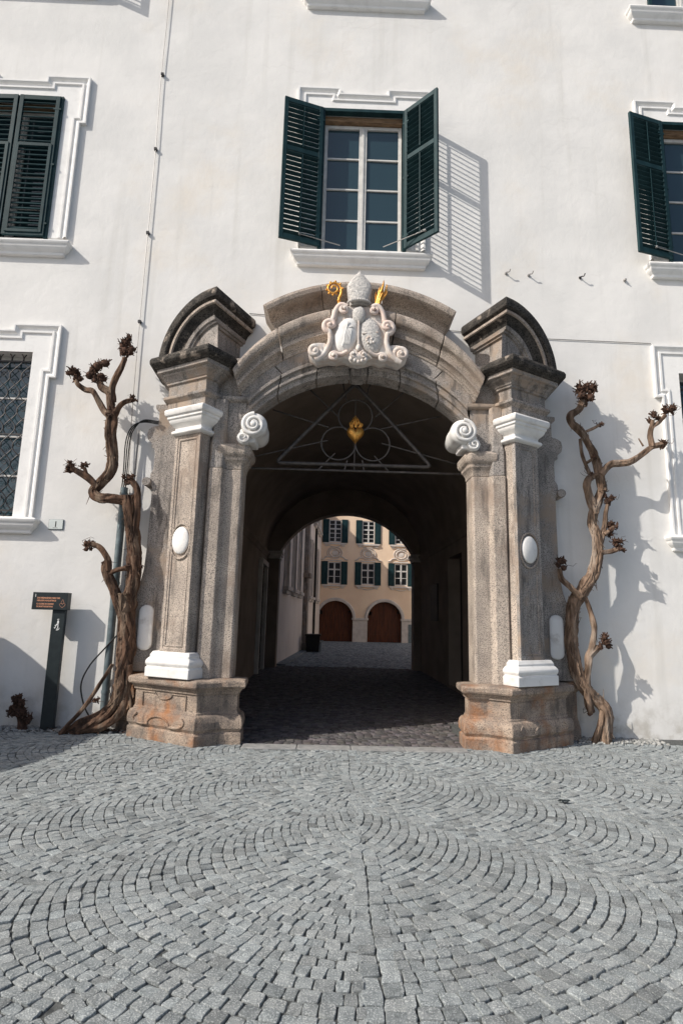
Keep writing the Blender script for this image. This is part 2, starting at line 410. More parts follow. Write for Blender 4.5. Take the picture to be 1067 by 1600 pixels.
ro = rest.build('cobblestones', 'cobble', pav, smooth=14, recalc=False); set_tone(ro.data, tones); ro['kind'] = 'stuff'

# threshold strip before the gateway and the brown setts inside
th = thing('threshold', '', ''); del th['label'], th['category']; th['kind'] = 'structure'
xs = [-1.40, -.72, -.05, .62, 1.40]
for a, b in zip(xs, xs[1:]):
    m = MB(); m.box(a+.004, b-.004, -1.04, -.80, -.05, .006); m.build('kerb_stone', 'kerb', th, bevel=.006)
pf = MB(); tn = []; rp = random.Random(3)
y = -.80; row = 0
while y < 10.9:
    w = rp.uniform(.085, .105); x = -2.45 + rp.uniform(0, .1)
    while x < 2.55:
        L = rp.uniform(.085, .13)
        if not (y < 1.1 and abs(x+L/2) > 1.5):
            sag = .10*sin(x*2.6)
            v, f = stone_mesh([(x, y+sag), (x+L, y+sag), (x+L, y+w+sag), (x, y+w+sag)], rp.gauss(0, .003)-.004, rp)
            pf.add(v, f); k = max(.5, rp.gauss(1, .2)); tn += [(k, k*rp.uniform(.93, 1.03), k*rp.uniform(.92, 1.05), 1)]*len(v)
        x += L
    y += w
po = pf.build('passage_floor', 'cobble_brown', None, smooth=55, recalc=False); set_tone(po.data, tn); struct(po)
m = MB(); m.ngon([(-2.6, -.9, -.03), (2.7, -.9, -.03), (2.7, 11, -.03), (-2.6, 11, -.03)]); struct(m.build('passage_bed', 'joint', smooth=0))
m = MB(); m.ngon([(-9, 10.8, -.012), (40, 10.8, -.012), (40, 45, -.012), (-9, 45, -.012)]); struct(m.build('courtyard_floor', 'asphalt', smooth=0))

cs = MB(); ct = []; rc = random.Random(8); y = 10.85; row = 0        # setts of the courtyard, laid in gently waving rows
while y < 30.4:
    w = rc.uniform(.12, .15); x = -2.1+rc.uniform(0, .1)
    while x < 6.8:
        L = rc.uniform(.11, .17); sg = .12*sin(x*1.7+y*.15); z = rc.gauss(-.002, .004); tx = rc.gauss(0, .02); ty = rc.gauss(0, .02); gp = .007
        q = [(x+gp, y+gp+sg), (x+L-gp, y+gp+sg), (x+L-gp, y+w-gp+sg), (x+gp, y+w-gp+sg)]; mx, my = x+L/2, y+w/2+sg
        v = [(a_, b_, -.03) for a_, b_ in q]+[(mx+(a_-mx)*.84, my+(b_-my)*.84, z+(a_-mx)*tx+(b_-my)*ty) for a_, b_ in q]
        cs.add(v, [(0, 1, 5, 4), (1, 2, 6, 5), (2, 3, 7, 6), (3, 0, 4, 7), (4, 5, 6, 7)]); k = max(.5, rc.gauss(1, .2)); ct += [(k, k, k*1.02, 1)]*8
        x += L
    y += w
co = cs.build('courtyard_setts', 'setts', None, smooth=0, recalc=False); set_tone(co.data, ct); struct(co)

# ------------------------------------------------------------------ gate building
GB = thing('gate_building', 'long off white plastered building with the arched gateway through it', 'building')
WX = 5.77
UH = (.68, 7.48, 10.05)           # half width, bottom, top of upper window openings
holes = []
for fl in (0, 5.0):
    for cx in (-2*WX, -WX, 0, WX, 2*WX): holes.append((cx-UH[0], cx+UH[0], UH[1]+fl, UH[2]+fl))
for cx in (-2*WX, -WX, WX, 2*WX): holes.append((cx-.72, cx+.72, 2.92, 5.52))
holes.append((-1.97, 1.97, -.05, 5.38))
m = MB(); wall_holes(m, -18, 18, -.05, 16.4, holes, lambda x, d, z: (x, d, z), .34)
m.build('wall', 'plaster', GB, smooth=0, recalc=False)
m = MB()    # sides, back wall above the passage, roof soffit
m.box(-18, -17.7, .35, 10.9, -.05, 16.4); m.box(17.7, 18, .35, 10.9, -.05, 16.4)
m.box(-18, -2.75, 10.6, 10.95, -.05, 16.4); m.box(2.9, 18, 10.6, 10.95, -.05, 16.4); m.box(-2.75, 2.9, 10.6, 10.95, 5.6, 16.4)
m.build('rear_wall', 'pale', GB, smooth=0)
m = MB()
m.add([(-18.6, -.5, 16.4), (18.6, -.5, 16.4), (18.6, 11.3, 16.4), (-18.6, 11.3, 16.4), (-18.6, 5.4, 18.6), (18.6, 5.4, 18.6)],
      [(0, 1, 2, 3), (0, 1, 5, 4), (3, 2, 5, 4), (0, 3, 4), (1, 2, 5)])
m.build('roof', 'roof', GB, smooth=0)

def surround(cx, zb, zt, ear, parent, hw=.68, ob=.0, notch=True):
    m = MB(); o1, o2 = 1.03, 1.13
    path = [(cx-o1, zb), (cx-o1, ear), (cx-o2, ear), (cx-o2, zt)]
    if notch: path += [(cx-.40, zt), (cx-.40, zt-.10), (cx+.40, zt-.10), (cx+.40, zt)]
    path += [(cx+o2, zt), (cx+o2, ear), (cx+o1, ear), (cx+o1, zb)]
    prof = [(0, -.01), (0, .058), (.028, .058), (.04, .05), (.065, .018), (.10, .012), (.105, .038), (.135, .038), (.148, .016), (.152, .010)]
    sweep_xz(m, path, [(-r, e) for r, e in prof])
    t = ob if ob else None
    top = zt-.08
    m.box(cx-o1+.06, cx-hw, -.014, .02, zb, top-.06); m.box(cx+hw, cx+o1-.06, -.014, .02, zb, top-.06)
    m.box(cx-hw, cx+hw, -.0145, .02, UT(zb), top-.11)
    m.box(cx-o2+.1, cx-o1+.06, -.0135, .02, ear+.12, zt-.12); m.box(cx+o1-.06, cx+o2-.1, -.0135, .02, ear+.12, zt-.12)
    m.box(cx-o1+.06, cx-.46, -.0138, .02, top-.11, zt-.11); m.box(cx+.46, cx+o1-.06, -.0138, .02, top-.11, zt-.11)
    m.build('window_surround', 'trim', parent, smooth=30)
def UT(zb):
    return zb+2.57 if zb > 7 else 5.52
def sill(cx, zt, parent):
    m = MB(); sweep(m, [(cx+1.02, -.02), (cx+1.02, .05), (cx-1.02, .05), (cx-1.02, -.02)],
        [(0, zt-.22), (.015, zt-.21), (.02, zt-.17), (.05, zt-.14), (.085, zt-.10), (.09, zt-.07), (.11, zt-.05), (.12, zt-.02), (.11, zt), (.0, zt+.03)])
    m.build('window_sill', 'trim', parent, bevel=.006)
def casement(cx, zb, zt, hw, parent, y=.17, nrow=4, glass='glass'):
    wf = thing('window', '', ''); del wf['label'], wf['category']; wf.parent = parent
    m = MB(); t = .055; d = .05
    H = zt-zb
    m.box(cx-hw, cx-hw+t, y-d/2, y+d, zb, zt); m.box(cx+hw-t, cx+hw, y-d/2, y+d, zb, zt)
    m.box(cx-hw+t, cx+hw-t, y-d/2+.002, y+d, zt-t*1.1, zt); m.box(cx-hw+t, cx+hw-t, y-d/2+.002, y+d, zb, zb+t)
    m.box(cx-.065, cx+.065, y-d/2-.004, y+d, zb+t, zt-t*1.1); m.box(cx-.022, cx+.022, y-d/2-.02, y-d/2, zb+t, zt-t)
    m.build('frame', 'winframe', wf, bevel=.005)
    z0, z1 = zb+t, zt-t*1.1; ph = (z1-z0)/nrow
    for s in (-1, 1):
        xa, xb = (cx-hw+t, cx-.065) if s < 0 else (cx+.065, cx+hw-t)
        for r in range(nrow):
            q = MB(); q.box(xa+.001, xb-.001, y+.006, y+.012, z0+r*ph+.013, z0+(r+1)*ph-.013)
            tx, tz = random.uniform(-.006, .006), random.uniform(-.006, .006); q.v = [(x, yy+tx*(x-cx)*2+tz*(z-z0-(r+.5)*ph)*2, z) for x, yy, z in q.v]
            q.build('pane', glass, wf, smooth=0)
            if r:
                q = MB(); q.box(xa, xb, y-.016, y+.02, z0+r*ph-.013, z0+r*ph+.013); q.build('glazing_bar', 'winframe', wf)
    # near-black sheet standing in for the unlit room behind
    m = MB(); m.box(cx-hw-.1, cx+hw+.1, .36, .40, zb-.2, zt+.2); m.build('dark_backing', 'darkdoor', wf, smooth=0)
SLAT = {}
def shutter(hinge, zb, h, w, ang, side, parent, flap=False):
    """side -1: leaf hinged at its right edge (left leaf). ang 0 = closed over the opening, 180 = flat on the wall"""
    E_ = bpy.data.objects.new('shutter', None); COL.objects.link(E_); E_.parent = parent; E_.empty_display_size = .1
    # local x runs from the hinge along the leaf, local y is thickness, z up
    a = radians(ang); dirx = -side*cos(a); diry = -sin(a)
    X = Vector((dirx, diry, 0)); Y = Vector((-diry, dirx, 0)); Mx = Matrix((( X.x, Y.x, 0, hinge[0]), (X.y, Y.y, 0, hinge[1]), (0, 0, 1, zb), (0, 0, 0, 1)))
    st = .072; t = .045; zm = h*.635
    m = MB()
    m.box(.006, st, -t/2, t/2, 0, h); m.box(w-st, w-.004, -t/2, t/2, 0, h)
    for a0, b0 in ((0, .09), (zm-.04, zm+.045), (h-.085, h)): m.box(st, w-st, -t/2+.002, t/2-.002, a0, b0)
    o = m.build('leaf_frame', 'shutter', E_, bevel=.005); o.matrix_world = Mx
    key = (round(w, 3), side, flap)
    if key not in SLAT:
        q = MB(); R_ = Matrix.Rotation(radians(-(52 if flap else 33)*side), 4, 'X'); q.box(st-.008, w-st+.008, -.030, .030, -.0075, .0075, 0, R_)
        oo = q.build('slat', 'shutter', None, bevel=.003, seg=1); SLAT[key] = oo.data; bpy.data.objects.remove(oo)
    zones = ((.09, zm-.04), (zm+.045, h-.085))
    for a0, b0 in zones:
        n = round((b0-a0)/.088); stp = (b0-a0)/n
        for k in range(n):
            s_ = bpy.data.objects.new('slat', SLAT[key]); COL.objects.link(s_); s_.parent = E_
            s_.matrix_world = Mx @ Matrix.Translation((0, 0, a0+(k+.5)*stp))
        if not flap:
            q = MB(); q.box(w/2-.008, w/2+.008, -.036, -.022, a0+.02, b0-.03); q.build('tilt_rod', 'shutter', E_).matrix_world = Mx @ Matrix.Identity(4)
            q2 = MB(); q2.box(w/2-.006, w/2+.006, .024, .034, a0+.02, b0-.03); q2.build('tilt_rod', 'shutter', E_).matrix_world = Mx
    if flap:      # lower hinged panel frame lying on the closed leaf
        q = MB(); f0, f1 = .05, zm+.02; sg = -1 if side*1 else 1
        for bx in ((.045, .095, f0, f1), (w-.095, w-.045, f0, f1), (.095, w-.095, f0, f0+.05), (.095, w-.095, f1-.05, f1)):
            q.box(bx[0], bx[1], -.055*side if False else .0235, .036, bx[2], bx[3])
        o = q.build('flap_frame', 'shutter', E_, bevel=.004); o.matrix_world = Mx
        if (Mx.to_3x3() @ Vector((0, 1, 0))).y > 0:
            o.matrix_world = Mx @ Matrix.Scale(-1, 4, Vector((0, 1, 0)))
    # strap hinges and a stay bar
    for zz in (.22, h*.5, h-.25):
        q = MB(); q.box(-.02, .10, -.0245, .0245, zz-.014, zz+.014); q.build('hinge', 'shutter', E_).matrix_world = Mx
    return E_
def shutter_frame(cx, zb, zt, parent):
    m = MB(); a = .045; hw = .68
    m.box(cx-hw-.04, cx-hw+.02, -.05, .06, zb-.02, zt+.05); m.box(cx+hw-.02, cx+hw+.04, -.05, .06, zb-.02, zt+.05)
    m.box(cx-hw+.02, cx+hw-.02, -.047, .06, zt-.01, zt+.05)
    m.build('shutter_frame', 'shutter', parent, bevel=.004)
    m = MB(); m.box(cx-hw+.02, cx+hw-.02, .07, .30, zt-.10, zt-.012); m.build('lintel', 'wood', parent)

def upper_window(cx, dz, la, ra):
    zb, zt = UH[1]+dz, UH[2]+dz
    surround(cx, zb, 10.50+dz, 9.60+dz, GB) if dz == 0 else None
    sill(cx, 7.36+dz, GB)
    casement(cx, zb, zt-.11, .66, GB)
    shutter_frame(cx, zb, zt, GB)
    if la is not None: shutter((cx-.685, -.052), zb+.0, zt-zb+.03, .675, la, -1, GB, flap=la < 5)
    if ra is not None: shutter((cx+.685, -.052), zb+.0, zt-zb+.03, .675, ra, 1, GB, flap=ra < 5)
upper_window(0, 0, 180-17, 180-45)
upper_window(-WX, 0, 1, 1)
upper_window(WX, 0, 180-15, 180-17)
upper_window(-WX, 5, 180-17, 180-30)
upper_window(0, 5, None, None)
upper_window(WX, 5, None, None)
# shutter stays
for p, q_ in (((-.35, -.03, 7.53), (-1.0, -.16, 7.62)), ((.35, -.03, 7.53), (.98, -.36, 7.62)), ((WX-.3, -.03, 7.53), (WX-1.0, -.16, 7.62))):
    m = MB(); m.tube([p, q_], .008, 6); m.ell(q_, .025, .025, .025, 8, 6); m.build('shutter_stay', 'wire', GB)

def lower_window(cx):
    zb, zt = 2.92, 5.52
    surround(cx, 2.86, 5.97, 5.10, GB, hw=.72); sill(cx, 2.90, GB); casement(cx, zb, zt, .72, GB, y=.22)
    gr = thing('window_grille', '', ''); del gr['label'], gr['category']; gr.parent = GB
    n = 8; sp = 1.44/n
    for i in range(n):
        for ph in (0, 1):
            pts = [(cx-.72+(i+.5)*sp + (1 if ph else -1)*sp*.52*cos(2*pi*(z-zb)/.56), .085+(.012 if ph else -.006), z) for z in [zb+k*(zt-zb)/60 for k in range(61)]]
            m = MB(); m.tube(pts, .0085, 5); m.build('bar', 'iron', gr)
        for k in range(4):
            zc = zb+.30+k*.56+(.28 if i % 2 else 0)
            pts = [(cx-.72+(i+.5)*sp+.055*(1-a/14)*cos(a*.9), .08, zc+.055*(1-a/14)*sin(a*.9)) for a in range(12)]
            m = MB(); m.tube(pts, .006, 5); m.build('scroll', 'iron', gr)
    for zz in (zb+.12, zt-.12, (zb+zt)/2): m = MB(); m.box(cx-.72, cx+.72, .075, .095, zz-.011, zz+.011); m.build('cross_bar', 'iron', gr)
lower_window(-WX); lower_window(WX)

# passage through the building
def vault_row(y, hw0=-2.36, hw1=2.58, spring=3.55, apex=5.75, n=28):
    c = (hw0+hw1)/2; r = (hw1-hw0)/2
    return [(c-r*cos(pi*i/n), y, spring+(apex-spring)*sin(pi*i/n)) for i in range(n+1)]
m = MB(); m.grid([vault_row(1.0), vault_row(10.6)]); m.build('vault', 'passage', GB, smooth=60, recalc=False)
# left wall with a tall recessed doorway, right wall with door
def side_wall(x, sgn, doors):
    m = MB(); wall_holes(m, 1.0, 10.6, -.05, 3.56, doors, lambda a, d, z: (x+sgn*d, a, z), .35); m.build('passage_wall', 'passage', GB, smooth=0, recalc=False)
    for a, b, c, d in doors:
        q = MB(); q.box(min(x+sgn*.3, x+sgn*.36), max(x+sgn*.3, x+sgn*.36), a, b, c, d); q.build('passage_door', 'darkdoor', GB, smooth=0)
    q = MB(); pr = [(0, 3.40), (.03, 3.42), (.05, 3.48), (.09, 3.52), (.10, 3.58), (0, 3.62)]
    rows = [[(x-sgn*e, yy, z) for yy in (1.0, 10.6)] for e, z in pr]; q.grid(rows); q.build('impost_moulding', 'passage', GB, smooth=30)
side_wall(-2.36, -1, [(8.1, 9.4, .05, 3.0)]); side_wall(2.58, 1, [(4.4, 5.9, .05, 3.1)])
m = MB(); m.box(2.545, 2.579, 7.2, 8.2, 1.55, 2.55); m.build('notice_board', 'darkdoor', GB)
# inside face of the front wall beside the opening
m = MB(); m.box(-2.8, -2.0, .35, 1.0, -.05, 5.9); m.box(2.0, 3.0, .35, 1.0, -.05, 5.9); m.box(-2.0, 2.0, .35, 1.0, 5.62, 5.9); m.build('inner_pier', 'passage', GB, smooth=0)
# far arch: piers, impost blocks, ring
def arch_pts(cx, hw, spring, apex, n=24):
    r = (hw*hw+(apex-spring)**2)/(2*(apex-spring)); c = apex-r
    a = math.asin(min(1, hw/r))
    if apex-spring > hw: a = pi-a
    return [(cx+r*sin(-a+2*a*i/n), c+r*cos(-a+2*a*i/n)) for i in range(n+1)]
m = MB()
A = arch_pts(.19, 2.17, 3.62, 4.95)
outer = [(-2.75 if i == 0 else (2.9 if i == len(A)-1 else p[0]*1.25), 5.8 if 0 < i < len(A)-1 else 5.8) for i, p in enumerate(A)]
for y in (10.2, 10.75):
    m.grid([[(p[0], y, p[1]) for p in A], [(p[0]*1.1+(.0), y, 6.0) for p in A]])
m.grid([[(p[0], 10.2, p[1]) for p in A], [(p[0], 10.75, p[1]) for p in A]])
m.box(-2.75, -1.98, 10.2, 10.75, -.05, 3.62); m.box(2.36, 2.9, 10.2, 10.75, -.05, 3.62)
m.box(-2.75, -1.99, 10.21, 10.74, 3.62, 5.9); m.box(2.37, 2.9, 10.21, 10.74, 3.62, 5.9)
m.build('rear_arch', 'passage', GB, smooth=40, recalc=True)
for s, x in ((1, -1.98), (-1, 2.36)):
    m = MB()
    for e, a, b in ((.04, 3.40, 3.48), (.08, 3.48, 3.56), (.11, 3.56, 3.64)):
        m.box(min(x-s*.5, x+s*e), max(x-s*.5, x+s*e), 10.15-e*.5, 10.80, a, b)
    m.build('impost', 'paletrim', GB, bevel=.012)
m = MB(); m.box(-2.42, -2.25, 7.95, 8.1, 0, 3.05); m.box(-2.42, -2.25, 9.4, 9.55, 0, 3.05); m.box(-2.42, -2.24, 7.95, 9.55, 3.05, 3.2); m.build('door_surround', 'paletrim', GB, bevel=.01)

# ------------------------------------------------------------------ stone portal
SP = thing('stone_portal', 'weathered brown granite baroque portal with splayed pilasters and broken pediment', 'portal')
T1 = (.857, -.515); N1 = (.515, .857)
PIL = [(2.44, .15), (2.474, .693), (2.08, .93), (1.98, .77), (1.98, .5)]
BASE = [(2.50, .15), (2.55, .665), (2.03, .95), (1.95, .80), (1.95, .5)]
PED = [(2.86, -.05), (2.84, .42), (1.9, 1.0), (1.66, .815), (1.43, .79), (1.45, .48), (1.9, .45)]
ENT = [(2.68, .02), (2.66, .565), (2.05, .93), (1.93, .765), (1.90, .45)]
JAMB = [(2.05, .70), (2.0, .83), (1.83, .83), (1.785, .745), (1.585, .745), (1.56, .71), (1.565, .38), (1.97, .36)]
left_parts, right_parts = set(), set()
for s in (-1, 1):
    before = {o.name for o in SP.children}
    # pedestal
    m = MB()
    sweep(m, PED, [(.07, -.05), (.07, .13), (.055, .14), (.045, .145), (.05, .155), (.075, .19), (.08, .25), (.07, .31), (.045, .345), (.015, .355), (.012, .38), (0, .39), (0, .595), (.022, .60), (.022, .625), (.03, .63), (.05, .655), (.055, .672), (.085, .675), (.10, .70), (.10, .75), (.085, .77), (-.02, .785)], s)
    ped = m.build('pedestal', 'granite_rust', SP, smooth=30, bevel=.009, seg=2)
    # carved panel lines on the outer pedestal face
    def on_face(sd, zz, e, C0=(1.9, 1.0), tt=None):
        t = tt or ((2.84-1.9)/hypot(.94, .58), (.42-1.0)/hypot(.94, .58)); n = (-t[1], t[0])
        n = (abs(t[1]), abs(t[0]))
        return (s*(C0[0]+t[0]*sd+n[0]*e), -(C0[1]+t[1]*sd+n[1]*e), zz)
    q = MB(); path = [(.16, .40), (.16, .575), (.40, .575)] + [(.55-.15*cos(pi*k/10), .575-.07*sin(pi*k/10)) for k in range(1, 10)] + [(.70, .575), (.93, .575), (.93, .40)]
    q.tube([on_face(a, b, .0) for a, b in path], .008, 6); q.build('carved_line', 'granite_rust', SP)
    q = MB(); path = [(.14, .31), (.10, .26), (.18, .20), (.36, .19)] + [(.55-.19*cos(pi*k/12), .20+.10*sin(pi*k/12)) for k in range(0, 13)] + [(.86, .19), (.98, .21), (1.0, .26), (.94, .31)]
    q.tube(spline([on_face(a, b, .072) for a, b in path], .03), .013, 6); q.build('carved_scroll', 'granite_rust', SP)
    # wing pedestal behind
    m = MB(); sweep(m, [(3.10, -.05), (3.10, .16), (2.7, .16)], [(.03, -.05), (.03, .15), (.0, .3), (0, .64), (.03, .67), (.05, .72), (.05, .77), (-.02, .79)], s); m.build('wing_pedestal', 'granite_rust', SP, bevel=.012)
    # white base
    m = MB()
    sweep(m, BASE, [(.085, .785), (.085, .905), (.065, .912), (.075, .93), (.088, .955), (.085, .99), (.06, 1.02), (.04, 1.03), (.045, 1.06), (.03, 1.08), (.015, 1.105)], s)
    m.build('pilaster_base', 'marble', SP, bevel=.01, seg=3)
    # shaft with sunk panel
    z0, z1 = 1.10, 4.03
    m = MB(); w = hypot(2.474-2.08, .693-.93)
    sweep(m, PIL, [(-.03, z0), (-.03, z1)], s)
    fr = lambda sd, e, z: (s*(2.08+T1[0]*sd+N1[0]*e), -(.93+T1[1]*sd+N1[1]*e), z)
    def ring(mg, e):
        return [fr(mg, e, z0+mg*1.0), fr(w-mg, e, z0+mg), fr(w-mg, e, z1-mg), fr(mg, e, z1-mg)]
    R_ = [(0, -.05), (0, 0), (.045, 0), (.052, -.014), (.066, -.014), (.072, -.004), (.082, -.004), (.090, -.022)]
    m.grid([ring(a, b) for a, b in R_], True); m.ngon(ring(.090, -.022))
    m.build('pilaster_shaft', 'granite' if s < 0 else 'granite_grey', SP, smooth=25, bevel=.006)
    # inner edge strip so the shaft corner reads solid
    m = MB(); sweep(m, [(2.083, .926), (1.985, .775), (1.985, .5)], [(0, z0), (0, z1)], s, caps=True); m.build('pilaster_side', 'granite', SP)
    # oval medallion
    q = MB(); cz = 2.55; Mo = Matrix(((s*T1[0], s*N1[0], 0), (-T1[1], -N1[1], 0), (0, 0, 1)))
    q.ell(fr(w/2, -.005, cz),   .15, .05, .185, 28, 14, 0, Mo); q.build('oval_medallion', 'marble', SP, smooth=60)
    q = MB(); q.tube([fr(w/2+.182*cos(a*pi/24), -.008, cz+.235*sin(a*pi/24)-.01) for a in range(49)], .013, 6); q.build('medallion_ring', 'granite', SP)
    # capital
    m = MB()
    sweep(m, PIL, [(.0, 3.94), (.03, 3.945), (.06, 3.965), (.062, 3.995), (.045, 4.02), (.015, 4.03), (.015, 4.07), (.03, 4.10), (.07, 4.13), (.095, 4.17), (.10, 4.20), (.12, 4.21), (.12, 4.255), (.14, 4.26), (.155, 4.29), (.16, 4.345), (.14, 4.375), (-.02, 4.385)], s)
    m.v = [(x, y, 4.385-(4.385-z)*.82) for x, y, z in m.v]
    m.build('capital', 'marble', SP, smooth=30, bevel=.008)
    # entablature
    m = MB()
    pr = [(0, 4.36), (0, 4.54), (.025, 4.55), (.05, 4.575), (.06, 4.58), (.06, 4.62), (.045, 4.625), (0, 4.64), (0, 4.80), (.03, 4.805), (.03, 4.835), (.045, 4.84), (.055, 4.87), (.085, 4.905), (.115, 4.92), (.115, 4.945), (.165, 4.95), (.165, 5.005), (.19, 5.01), (.20, 5.03), (.235, 5.04), (.265, 5.07), (.27, 5.12), (.25, 5.16), (.2, 5.175), (-.05, 5.20)]
    mis = [0]*17+[1]*8
    sweep(m, ENT, pr, s, mis)
    m.build('entablature', ['granite_grey', 'lichen'], SP, smooth=28, bevel=.012)
    # jamb
    m = MB(); sweep(m, JAMB, [(0, .78), (0, 3.56)], s); m.build('jamb', 'granite', SP, smooth=0, bevel=.012)
    m = MB(); sweep(m, [(2.03, .75), (1.99, .82), (1.835, .82), (1.80, .74), (1.80, .5)], [(0, 3.562), (0, 3.92), (-.02, 4.0), (-.02, 4.56)], s); m.build('jamb_strip', 'granite_grey', SP, smooth=0, bevel=.01)
    m = MB(); sweep(m, [(1.80, .3), (1.80, .735), (1.585, .735), (1.56, .70), (1.56, .36), (1.9, .34)], [(0, 3.562), (.005, 3.62), (.03, 3.67), (.05, 3.69), (.05, 3.73), (.085, 3.76), (.10, 3.80), (.10, 3.87), (.07, 3.91), (-.05, 3.92)], s)
    m.build('impost_block', 'granite', SP, smooth=30, bevel=.01)
    m = MB(); sweep(m, [(1.90, .1), (1.90, .695), (1.562, .695), (1.562, .37), (1.95, .35)], [(0, 3.90), (0, 4.60)], s); m.build('spandrel_block', 'granite_grey', SP, smooth=0, bevel=.012)
    m = MB(); sweep(m, [(1.95, .3), (1.95, .70), (1.52, .70), (1.52, .3)], [(0, 4.545), (.03, 4.555), (.05, 4.575), (.055, 4.62), (0, 4.64)], s); m.build('ledge', 'granite_grey', SP, bevel=.008)
    m = MB(); sweep(m, [(2.02, .05), (2.02, .64), (1.55, .64), (1.55, .05)], [(0, 4.56), (0, 5.24)], s); m.build('spandrel_backing', 'granite_grey', SP, smooth=0)
    # jamb foot at the opening
    m = MB(); sweep(m, [(1.75, .3), (1.75, .755), (1.55, .755), (1.55, .40), (1.9, .38)], [(0, .3), (0, .779)], s); m.build('jamb_foot', 'granite_rust', SP, smooth=0, bevel=.014)
    # white snail volute
    vo = thing('volute', '', ''); del vo['label'], vo['category']; vo.parent = SP
    vc = (s*1.425, 4.165); R0 = .178
    q = MB()
    q.lathe((vc[0], 0, vc[1]), [(R0*.55, -.89), (R0*.8, -.895), (R0*.92, -.875), (R0, -.84), (R0*.97, -.74), (R0*.9, -.70), (R0*.93, -.60), (R0*.93, -.45), (R0*.8, -.25)], 30, axis='y')
    q.build('scroll_drum', 'marble', vo, smooth=40)
    q = MB(); turns = 2.1; N = 60
    pts = [(vc[0]+s*-(1 if 1 else 0)*0 + (R0*.90*(1-.80*k/N))*cos(-s*(2*pi*turns*k/N)+ (pi*.5)), -.885-.055*(k/N), vc[1]+(R0*.90*(1-.80*k/N))*sin(-s*(2*pi*turns*k/N)+pi*.5)) for k in range(N+1)]
    q.tube(pts, lambda t: .032*(1-.45*t), 8); q.ell((vc[0], -.93, vc[1]), .045, .03, .045); q.build('spiral', 'marble', vo, smooth=60)
    sc = (s*1.565, 3.985); q = MB()
    q.lathe((sc[0], 0, sc[1]), [(.05, -.87), (.085, -.865), (.092, -.84), (.092, -.5)], 20, axis='y')
    pts = [(sc[0]+(.085*(1-.8*k/40))*cos(s*(2*pi*1.5*k/40)+pi/2), -.87-.03*k/40, sc[1]+(.085*(1-.8*k/40))*sin(s*(2*pi*1.5*k/40)+pi/2)) for k in range(41)]
    q.tube(pts, lambda t: .016*(1-.4*t), 7); q.build('small_scroll', 'marble', vo, smooth=50)
    q = MB(); q.box(min(s*1.40, s*1.62), max(s*1.40, s*1.62), -.83, -.45, 3.925, 4.12); q.build('scroll_neck', 'marble', vo, bevel=.02)
    # wing slab with curved outline beside the pilaster
    OUT = [(2.40, .79), (3.02, .79), (3.06, .90), (3.10, 1.05), (3.12, 1.25), (3.10, 1.48), (3.06, 1.70), (3.035, 1.86), (2.99, 1.885), (2.955, 2.0), (2.92, 2.2), (2.905, 2.45), (2.90, 2.9), (2.90, 3.34), (2.905, 3.40), (2.93, 3.44), (2.945, 3.50), (2.94, 3.60), (2.905, 3.66), (2.90, 3.9), (2.91, 3.97), (2.955, 4.0), (2.955, 4.06), (2.98, 4.08), (3.02, 4.12), (3.035, 4.19), (3.02, 4.27), (2.97, 4.31), (2.88, 4.34), (2.88, 4.55), (2.94, 4.60), (2.94, 4.66), (2.40, 4.70)]
    m = MB(); a = [(s*x, -.21, z) for x, z in OUT]; b = [(s*x, .02, z) for x, z in OUT]
    m.grid([a, b], True); m.ngon(a); m.build('wing', 'granite_grey', SP, smooth=35, bevel=.012)
    q = MB(); q.lathe((s*2.975, 0, 3.47), [(.03, -.26), (.06, -.26), (.065, -.24), (.065, -.02)], 16, axis='y'); q.build('wing_scroll', 'granite_grey', SP)
    q = MB()     # marble tablet with round ends
    tp = [(2.82+.085*cos(pi*k/12), 1.61+.09*sin(pi*k/12)) for k in range(13)] + [(2.82-.085*cos(pi*k/12), 1.17-.09*sin(pi*k/12)) for k in range(13)]
    tp = [(2.82+(x-2.82)*1.15, z) for x, z in tp]
    q.grid([[(s*x, -.2, z) for x, z in tp], [(s*x, -.245, z) for x, z in tp], [(s*(2.82+(x-2.82)*.75), -.262, 1.39+(z-1.39)*.95) for x, z in tp]], True)
    q.ngon([(s*(2.82+(x-2.82)*.75), -.262, 1.39+(z-1.39)*.95) for x, z in tp]); q.build('tablet', 'marble', SP, smooth=50)
    # broken pediment fragment: quarter arc over the outer face, straight return to the wall
    m = MB(); Cn = (2.045, .85); RE = (1.66, .02); Rf = 1.0; z0f = 5.19; n2 = (-(Cn[1]-RE[1]), (Cn[0]-RE[0])); L2 = hypot(*n2); n2 = (n2[0]/L2, n2[1]/L2)
    kk = 1+N1[0]*n2[0]+N1[1]*n2[1]; mit = ((N1[0]+n2[0])/kk, (N1[1]+n2[1])/kk)
    prof = [(.0, -.55), (.0, .02), (.012, .07), (.05, .10), (.12, .11), (.165, .095), (.185, .05), (.20, .05), (.205, .065), (.245, .062), (.25, .035), (.265, .02), (.30, -.025), (.36, -.055), (.42, -.065), (.425, -.095), (.455, -.095), (.46, -.13), (Rf, -.13)]
    rows = []
    for r, e in prof:
        row = []
        for k in range(25):
            a = (pi/2)*(1-k/24); rr = Rf-r; sx = rr*sin(a)
            if k < 24: row.append((s*(Cn[0]+T1[0]*sx+N1[0]*e), -(Cn[1]+T1[1]*sx+N1[1]*e), z0f+rr*cos(a)))
            else: row.append((s*(Cn[0]+mit[0]*e), -(Cn[1]+mit[1]*e), z0f+rr))
        row.append((s*(RE[0]+n2[0]*e), -(RE[1]+n2[1]*e), z0f+Rf-r)); rows.append(row)
    mis = [1]*6+[1, 0, 0, 0, 1, 1, 1, 2, 2, 2, 2, 2]
    m.grid(rows, False, 0, mis); m.build('pediment_fragment', ['granite', 'lichen', 'granite_grey'], SP, smooth=32, bevel=.01)
    new = {o.name for o in SP.children}-before
